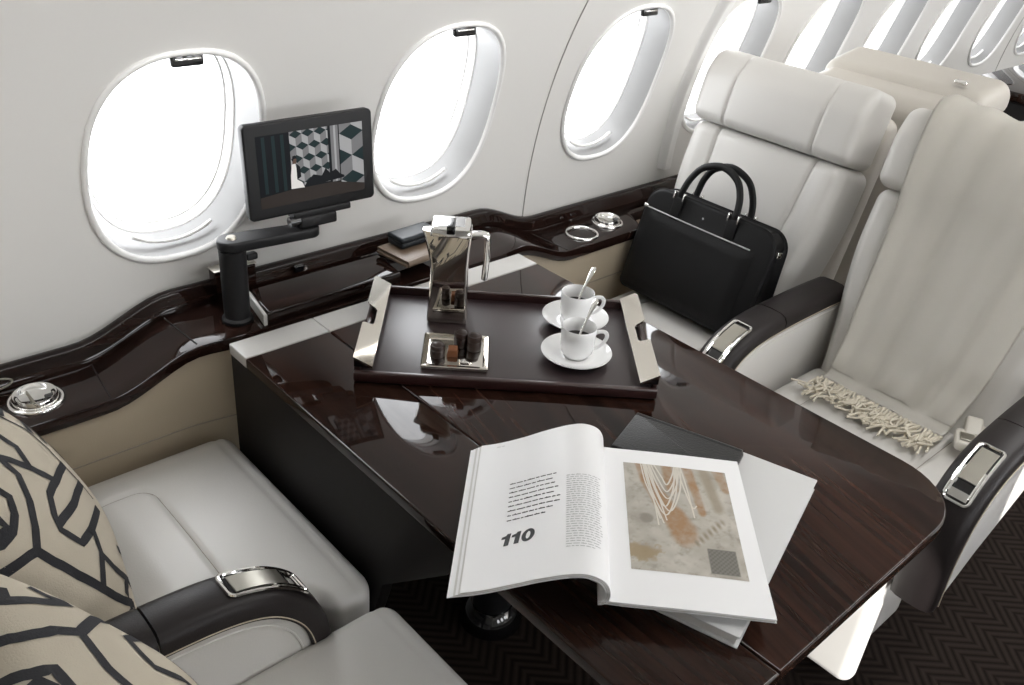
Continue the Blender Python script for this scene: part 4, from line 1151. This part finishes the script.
# the page number
nb = bmesh.new()
ONE = [(0.30, 0), (0.62, 0), (0.62, 1), (0.38, 1), (0.30, 0.86), (0.05, 0.80), (0.05, 0.60), (0.30, 0.60)]
def num_pt(x, y):
    u = (x+0.16*y)/2.35
    return left_page(sA+(sB-sA)*u, (0.067+0.021*y+0.001*u)/MH, 0.00045)
sA, sB = on_left(-0.119), on_left(-0.077)
for dx in (0.0, 0.66):
    nb.faces.new([nb.verts.new(num_pt(x+dx, y)) for x, y in ONE])
oi, ii = [], []
for k in range(28):
    t = 2*PI*k/28; oi.append(nb.verts.new(num_pt(1.82+0.43*math.cos(t), 0.5+0.52*math.sin(t)))); ii.append(nb.verts.new(num_pt(1.82+0.14*math.cos(t), 0.5+0.30*math.sin(t))))
for k in range(28): nb.faces.new((oi[k], oi[(k+1) % 28], ii[(k+1) % 28], ii[k]))
finish('page_number', nb, M['ink'], lp, smooth=False)
def strip_on(f, a0, a1, h0, h1, off):
    n = max(1, int(abs(a1-a0)/0.006)); 
    bm = bmesh.new(); r = [[bm.verts.new(f(a0+(a1-a0)*i/n, h, off)) for h in (h0/MH, h1/MH)] for i in range(n+1)]
    for i in range(n): bm.faces.new((r[i][0], r[i+1][0], r[i+1][1], r[i][1]))
    return bm
rnd = random.Random(3)
def text_lines(s0, s1, hs, hgt, wmin, wmax, gap, indent_last=0.3, ragged=0.12):
    bm = bmesh.new()
    for li, h in enumerate(hs):
        end = s1+(s0-s1)*rnd.uniform(0, ragged); s = s0
        if li == len(hs)-1: end = s0+(s1-s0)*0.75
        sg = 1 if s1 > s0 else -1
        while sg*(end-s) > wmin:
            w = min(rnd.uniform(wmin, wmax), sg*(end-s))
            join(bm, strip_on(left_page, s, s+sg*w, h, h+hgt, 0.0004)); 
            if rnd.random() < 0.6: join(bm, strip_on(left_page, s+sg*w*0.3, s+sg*w*0.42, h, h+hgt*1.6, 0.00042))
            s += sg*(w+gap)
    return bm
a0, a1 = on_left(-0.112), on_left(-0.048)
finish('heading_text', text_lines(a0, a1, [0.187-0.0093*k for k in range(9)], 0.0017, 0.003, 0.012, 0.0015), M['ink'], lp, smooth=False)
a0, a1 = on_left(-0.041), on_left(-0.041)-0.046
finish('body_text', text_lines(a0, a1, [0.178-0.0043*k for k in range(32)], 0.0011, 0.003, 0.008, 0.0014, ragged=0.04), M['ink_grey'], lp, smooth=False)
a0 = on_left(-0.135)
finish('running_head', text_lines(a0, a0-0.016, [0.281], 0.0011, 0.004, 0.006, 0.0014), M['ink_grey'], lp, smooth=False)
# printed photograph on the right page
PX0, PX1, PY0, PY1 = 0.0405, 0.1815, 0.056, 0.262
NU, NV = 84, 120
ph = gridsurf(lambda u, v: right_page(PX0+(PX1-PX0)*u, (PY0+(PY1-PY0)*v)/MH, 0.0003), NU, NV)
def seg(px, py, a, b):
    dx, dy = b[0]-a[0], b[1]-a[1]; t = max(0, min(1, ((px-a[0])*dx+(py-a[1])*dy)/(dx*dx+dy*dy)))
    return math.hypot(px-a[0]-dx*t, (py-a[1]-dy*t)), t
def lerp3(a, b, t): return tuple(x+(y-x)*t for x, y in zip(a, b))
def print_colour(u, v):
    q = Vector((u*3.2, v*4.6, 1.7))
    n1 = noise.fractal(q*1.6, 1.0, 2.0, 6); n2 = noise.fractal(q*5.0+Vector((7, 3, 0)), 0.8, 2.0, 4)
    c = lerp3((0.30, 0.275, 0.23), (0.50, 0.47, 0.415), max(0, min(1, 0.5+n1*0.55)))
    c = lerp3(c, (0.20, 0.18, 0.14), max(0, min(0.75, n2*0.7-0.08)))
    rust = (0.31, 0.175, 0.08)
    for pts, w0, w1, amt in (([(0.15, 1.0), (0.21, 0.84), (0.33, 0.64), (0.44, 0.48), (0.50, 0.36)], 0.035, 0.12, 0.95), ([(0.42, 1.0), (0.45, 0.78)], 0.05, 0.06, 0.9),
                             ([(0.62, 1.0), (0.66, 0.80), (0.70, 0.56)], 0.045, 0.035, 0.9), ([(0.92, 1.0), (0.97, 0.82)], 0.05, 0.04, 0.7)):
        m = len(pts)-1
        for i in range(m):
            d, t = seg(u, v*1.0, pts[i], pts[i+1]); w = w0+(w1-w0)*(i+t)/m
            c = lerp3(c, rust, amt*max(0, min(1, (1.25-d/w)*2.2))*(0.78+0.35*n2))
    d, t = seg(u, v, (0.78, 0.98), (0.86, 0.62)); c = lerp3(c, (0.27, 0.225, 0.16), 0.8*max(0, min(1, 1.6-d/0.045)))
    # grey woven square
    if 0.69 < u < 0.94 and 0.03 < v < 0.235:
        k = 0.5+0.5*math.sin(u*150)*math.sin(v*190); c = lerp3((0.10, 0.095, 0.08), (0.20, 0.19, 0.165), k)
    d = math.hypot((u-0.10)/0.15, (v-0.155)/0.075)+n2*0.5
    c = lerp3(c, (0.29, 0.215, 0.115), max(0, min(1, (1.1-d)*3))*0.85)
    d = math.hypot((u-0.18)/0.06, (v-0.46)/0.045)+n1*0.3
    c = lerp3(c, (0.22, 0.20, 0.165), max(0, min(1, (1.1-d)*3))*0.8)
    d, t = seg(u, v, (0.60, 0.27), (0.86, 0.48)); c = lerp3(c, (0.24, 0.20, 0.14), max(0, min(1, 1.3-d/0.035))*(0.5+0.6*math.sin(u*90+v*60)))
    return c
cl_ = ph.verts.layers.float_color.new('print')
ph.verts.ensure_lookup_table()
for i in range(NU+1):
    for j in range(NV+1): ph.verts[i*(NV+1)+j][cl_] = (*print_colour(i/NU, j/NV), 1)
def inpic(u, v, o): return right_page(PX0+(PX1-PX0)*min(1, max(0, u)), (PY0+(PY1-PY0)*min(1, max(0, v)))/MH, o)
def ribbon(pts, wd, o, mi):
    pts = catmull([(a, b, 0) for a, b in pts], 6)
    rows = []
    for i, p in enumerate(pts):
        a, b = pts[max(0, i-1)], pts[min(len(pts)-1, i+1)]; d = (b-a); d.normalize()
        w = wd[0]+(wd[1]-wd[0])*i/(len(pts)-1) if isinstance(wd, tuple) else wd
        rows.append([ph.verts.new(inpic(p.x-d.y*w*t, p.y+d.x*w*t*0.7, o)) for t in (-1, 1)])
    for r0, r1 in zip(rows, rows[1:]):
        f = ph.faces.new((r0[0], r0[1], r1[1], r1[0])); f.material_index = mi
def blob(pts, o, mi):
    pts = catmull([(a, b, 0) for a, b in pts], 5, closed=True)
    f = ph.faces.new([ph.verts.new(inpic(p.x, p.y, o)) for p in pts]); f.material_index = mi
for x0, x1, dp in ((0.20, 0.52, 0.50), (0.22, 0.50, 0.42), (0.25, 0.54, 0.34), (0.27, 0.52, 0.27), (0.30, 0.50, 0.2), (0.24, 0.56, 0.46)):
    ribbon([(x0, 1.0), (x0+0.06, 1-dp*0.6), ((x0+x1)/2, 1-dp), (x1-0.04, 1-dp*0.55), (x1, 1.0)], 0.0075, 0.0006, 2)
for x0, x1, v1 in ((0.17, 0.33, 0.42), (0.21, 0.28, 0.40), (0.25, 0.36, 0.45), (0.19, 0.30, 0.46), (0.56, 0.62, 0.5), (0.53, 0.66, 0.62)):
    ribbon([(x0, 1.0), (x0+0.03, 0.8), ((x0+x1)/2+0.02, 0.6), (x1, v1)], 0.0065, 0.0006, 2)
finish('printed_photo', ph, [M['photo'], M['rust'], M['cord'], M['basket'], M['photo_gold']], rp, smooth=False)

# ------------------------------------------------------------------ briefcase
bgc = Vector((1.632, 1.078, ZS+0.0135))
bag = root('briefcase', bgc, 'black leather briefcase with twin handles leaning on the wall-side seat back', 'bag')
ta = math.radians(13)
bX, bZ = Vector((0, -1, 0)), Vector((math.sin(ta), 0, math.cos(ta))); bY = bZ.cross(bX)
if bY.x < 0: bY = -bY
BGF = frame(bgc, bX, bY, bZ)     # x right (seen from the table), y into the seat back, z up
BW, BH = 0.356, 0.250
def bag_half(z):
    return 0.046-0.017*smooth(z/BH)
def dbag(p):
    q = p.copy(); z = q.z+BH/2
    q.y *= bag_half(z)/0.046
    q.y -= 0.006*(1-(p.x/(BW/2))**2)*math.sin(PI*max(0, min(1, z/BH))) if p.y < 0 else 0
    q.x *= 1-0.012*smooth(z/BH)
    return q
outl = []
rt, rb = 0.045, 0.016
for cx, cz, a0, r in ((BW/2-rt, BH-rt, 0, rt), (-BW/2+rt, BH-rt, PI/2, rt), (-BW/2+rb, rb, PI, rb), (BW/2-rb, rb, 1.5*PI, rb)):
    for i in range(9):
        a = a0+PI/2*i/8; outl.append((cx+r*math.cos(a), cz+r*math.sin(a)))
def bag_ring(inset, y):
    out = []
    for (x, z) in outl:
        sx = (BW/2-inset)/(BW/2); z2 = BH/2+(z-BH/2)*(BH/2-inset)/(BH/2)
        out.append(Vector((x*sx, y*bag_half(z)/0.046, z2)))
    return out
def panel_front(inset, y, bulge, sgn):
    # filled front face as concentric rings for a soft bulge
    rings = []
    for k in range(9):
        t = k/8; base = bag_ring(inset, y); out = []
        for p in base:
            q = Vector((p.x*(1-t), p.y, BH/2+(p.z-BH/2)*(1-t)))
            yy = bag_half(q.z)/0.046*y+sgn*bulge*(1-(1-t)**2)
            out.append(Vector((q.x, yy, q.z)))
        rings.append(out)
    return rings
rings = panel_front(0.006, -0.046, 0.006, -1)[::-1]
rings += [bag_ring(0.002, -0.045), bag_ring(0.0, -0.042), bag_ring(0.0, -0.036), bag_ring(0.003, -0.033), bag_ring(0.003, 0.033), bag_ring(0.0, 0.036), bag_ring(0.0, 0.042), bag_ring(0.002, 0.045)]
rings += panel_front(0.006, 0.046, 0.004, 1)
body = finish('bag_body', xf(loft(rings), BGF), M['bag'], bag, sharp=60)
# piping along the seams
for y in (-0.040, 0.040):
    pts = [p+Vector((0, 0, 0)) for p in bag_ring(-0.0006, y)]
    finish('seam_piping', xf(tube(pts, 0.0022, 6, closed=True), BGF), M['bag'], body)
# zip along the gusset top
zp = [(BW/2-0.01)*t for t in (-1, 1)]
finish('gusset_zip', xf(tube([(x, 0, BH-0.0015) for x in (-0.12, 0.12)], 0.004, 6, flat=(0.4, 1)), BGF), M['bag_lining'], body)
def by_(z, x=0.0): return -bag_half(z)-0.006*(1-min(1, abs(x)/(BW/2))**2)*0.9
# front pocket with its bright zip
def pocket(u, v):
    x = -BW/2+0.006+(BW-0.045)*u; z = 0.014+(BH-0.067)*v
    e = min(1, min(u, 1-u)*14, min(v, 1-v)*10)
    return Vector((x, by_(z, x)-0.0015-0.005*smooth(e), z))
pk = finish('front_pocket', xf(gridsurf(pocket, 30, 20), BGF), M['bag'], bag, sharp=70)
zz = BH-0.051
zl = [(-BW/2+0.003+(BW-0.055)*k/30, 0, 0) for k in range(31)]
zl = [(x, by_(zz, x)-0.0042, zz) for x, _, _ in zl]
finish('pocket_zip', xf(tube(zl, 0.0017, 6), BGF), M['zip'], pk)
finish('zip_pull', xf(xf(box(0.012, 0.004, 0.008, 0.0015), Matrix.Translation((-BW/2+0.008, by_(zz, -0.17)-0.006, zz+0.002))), BGF), M['chrome'], pk)
# small white emblem
em = []
for k in range(12):
    a = PI*k/6; r = 0.0030 if k % 2 == 0 else 0.0022; em.append((0.0+r*math.cos(a)-0.012, BH-0.028+r*math.sin(a)))
eb = bmesh.new(); yy = by_(BH-0.028)+0.0002
vs = [eb.verts.new((x, yy-0.0010, z)) for x, z in em]; f = eb.faces.new(vs); bmesh.ops.solidify(eb, geom=[f], thickness=0.0008)
finish('emblem', xf(eb, BGF), M['porcelain'], body)
# handles, tabs and buckles, front pair and back pair
for sg in (-1, 1):
    yb = -0.030 if sg < 0 else 0.030
    hp = [(-0.089, yb, BH-0.012), (-0.089, yb+sg*0.001, BH+0.012), (-0.080, yb*0.9, BH+0.047), (-0.058, yb*0.8, BH+0.077), (-0.013, yb*0.7, BH+0.092), (0.032, yb*0.8, BH+0.077),
          (0.054, yb*0.9, BH+0.047), (0.063, yb+sg*0.001, BH+0.012), (0.063, yb, BH-0.012)]
    h = finish('carry_handle', xf(tube(catmull(hp, 8), 0.0075, 12, flat=(1.1, 0.8)), BGF), M['bag'], bag)
    for x in (-0.089, 0.063):
        y0 = by_(BH-0.03) if sg < 0 else bag_half(BH-0.03)
        tb = xf(box(0.026, 0.004, 0.052, 0.0015), Matrix.Translation((x, y0-0.001 if sg < 0 else y0+0.003, BH-0.030)))
        finish('handle_tab', xf(tb, BGF), M['bag'], h)
        for dx in (-0.013, 0.013):
            bk_ = xf(box(0.0035, 0.010, 0.018, 0.001), Matrix.Translation((x+dx, (yb+sg*0.006), BH-0.001)))
            finish('handle_buckle', xf(bk_, BGF), M['chrome'], h)
for sg in (-1, 1):
    finish('strap_ring', xf(xf(box(0.006, 0.018, 0.014, 0.002), Matrix.Translation((sg*(BW/2-0.002), 0, BH-0.045))), BGF), M['chrome'], bag)

# ------------------------------------------------------------------ far end of the cabin: dark unit by the bulkhead
fu = root('far_sideboard', (3.25, 0.96, 0.0), 'dark wood cabinet far behind the seats, at the right edge', 'cabinet')
finish('cabinet_body', boxat(3.0, 3.5, 0.80, 1.12, 0.001, 0.86, 0.01), M['wood_panel'], fu)
finish('cabinet_top', boxat(2.98, 3.52, 0.78, 1.14, 0.861, 0.89, 0.005), M['wood_x'], fu)

# ------------------------------------------------------------------ light
w = bpy.data.worlds.new('sky'); S.world = w; w.use_nodes = True
bg = w.node_tree.nodes['Background']; bg.inputs['Color'].default_value = (0.955, 0.975, 1.0, 1); bg.inputs['Strength'].default_value = 8.5
def area(name, loc, rot, sx, sy, power, col=(1, 0.988, 0.972)):
    l = bpy.data.lights.new(name, 'AREA'); l.shape = 'RECTANGLE'; l.size = sx; l.size_y = sy; l.energy = power; l.color = col
    o = bpy.data.objects.new(name, l); COL.objects.link(o); o.location = loc; o.rotation_euler = rot; return o
area('ceiling_fill_light', (2.3, 0.12, 1.78), (0, 0, 0), 3.0, 0.12, 19)  # added fill lamp above the aisle, out of view, brightens table and seats
wl_ = area('sidewall_fill_light', (1.9, 0.50, 1.72), (0, 0, 0), 5.0, 0.05, 6)  # unseen fill added to lift the side wall, kept off table reflections
wl_.data.spread = math.radians(62)
wl_.rotation_euler = Vector((0, math.cos(math.radians(30)), -math.sin(math.radians(30)))).to_track_quat('-Z', 'Y').to_euler()
s = bpy.data.lights.new('sun', 'SUN'); s.energy = 9.0; s.angle = math.radians(0.6); s.color = (1, 0.975, 0.93)
so = bpy.data.objects.new('sun', s); COL.objects.link(so)
sd = Vector((0.52, 1.0, -0.46)).normalized()
so.rotation_euler = sd.to_track_quat('-Z', 'Y').to_euler(); so.location = (0, -3, 2.5)

S.view_settings.view_transform = 'Standard'; S.view_settings.look = 'None'
S.view_settings.exposure = 0.0; S.view_settings.gamma = 1.0; S.view_settings.use_curve_mapping = False
S.cycles.use_denoising = True
S.cycles.max_bounces = 10; S.cycles.diffuse_bounces = 6; S.cycles.glossy_bounces = 6; S.cycles.transparent_max_bounces = 12
S.cycles.sample_clamp_indirect = 6.0
S.cycles.caustics_reflective = False; S.cycles.caustics_refractive = False
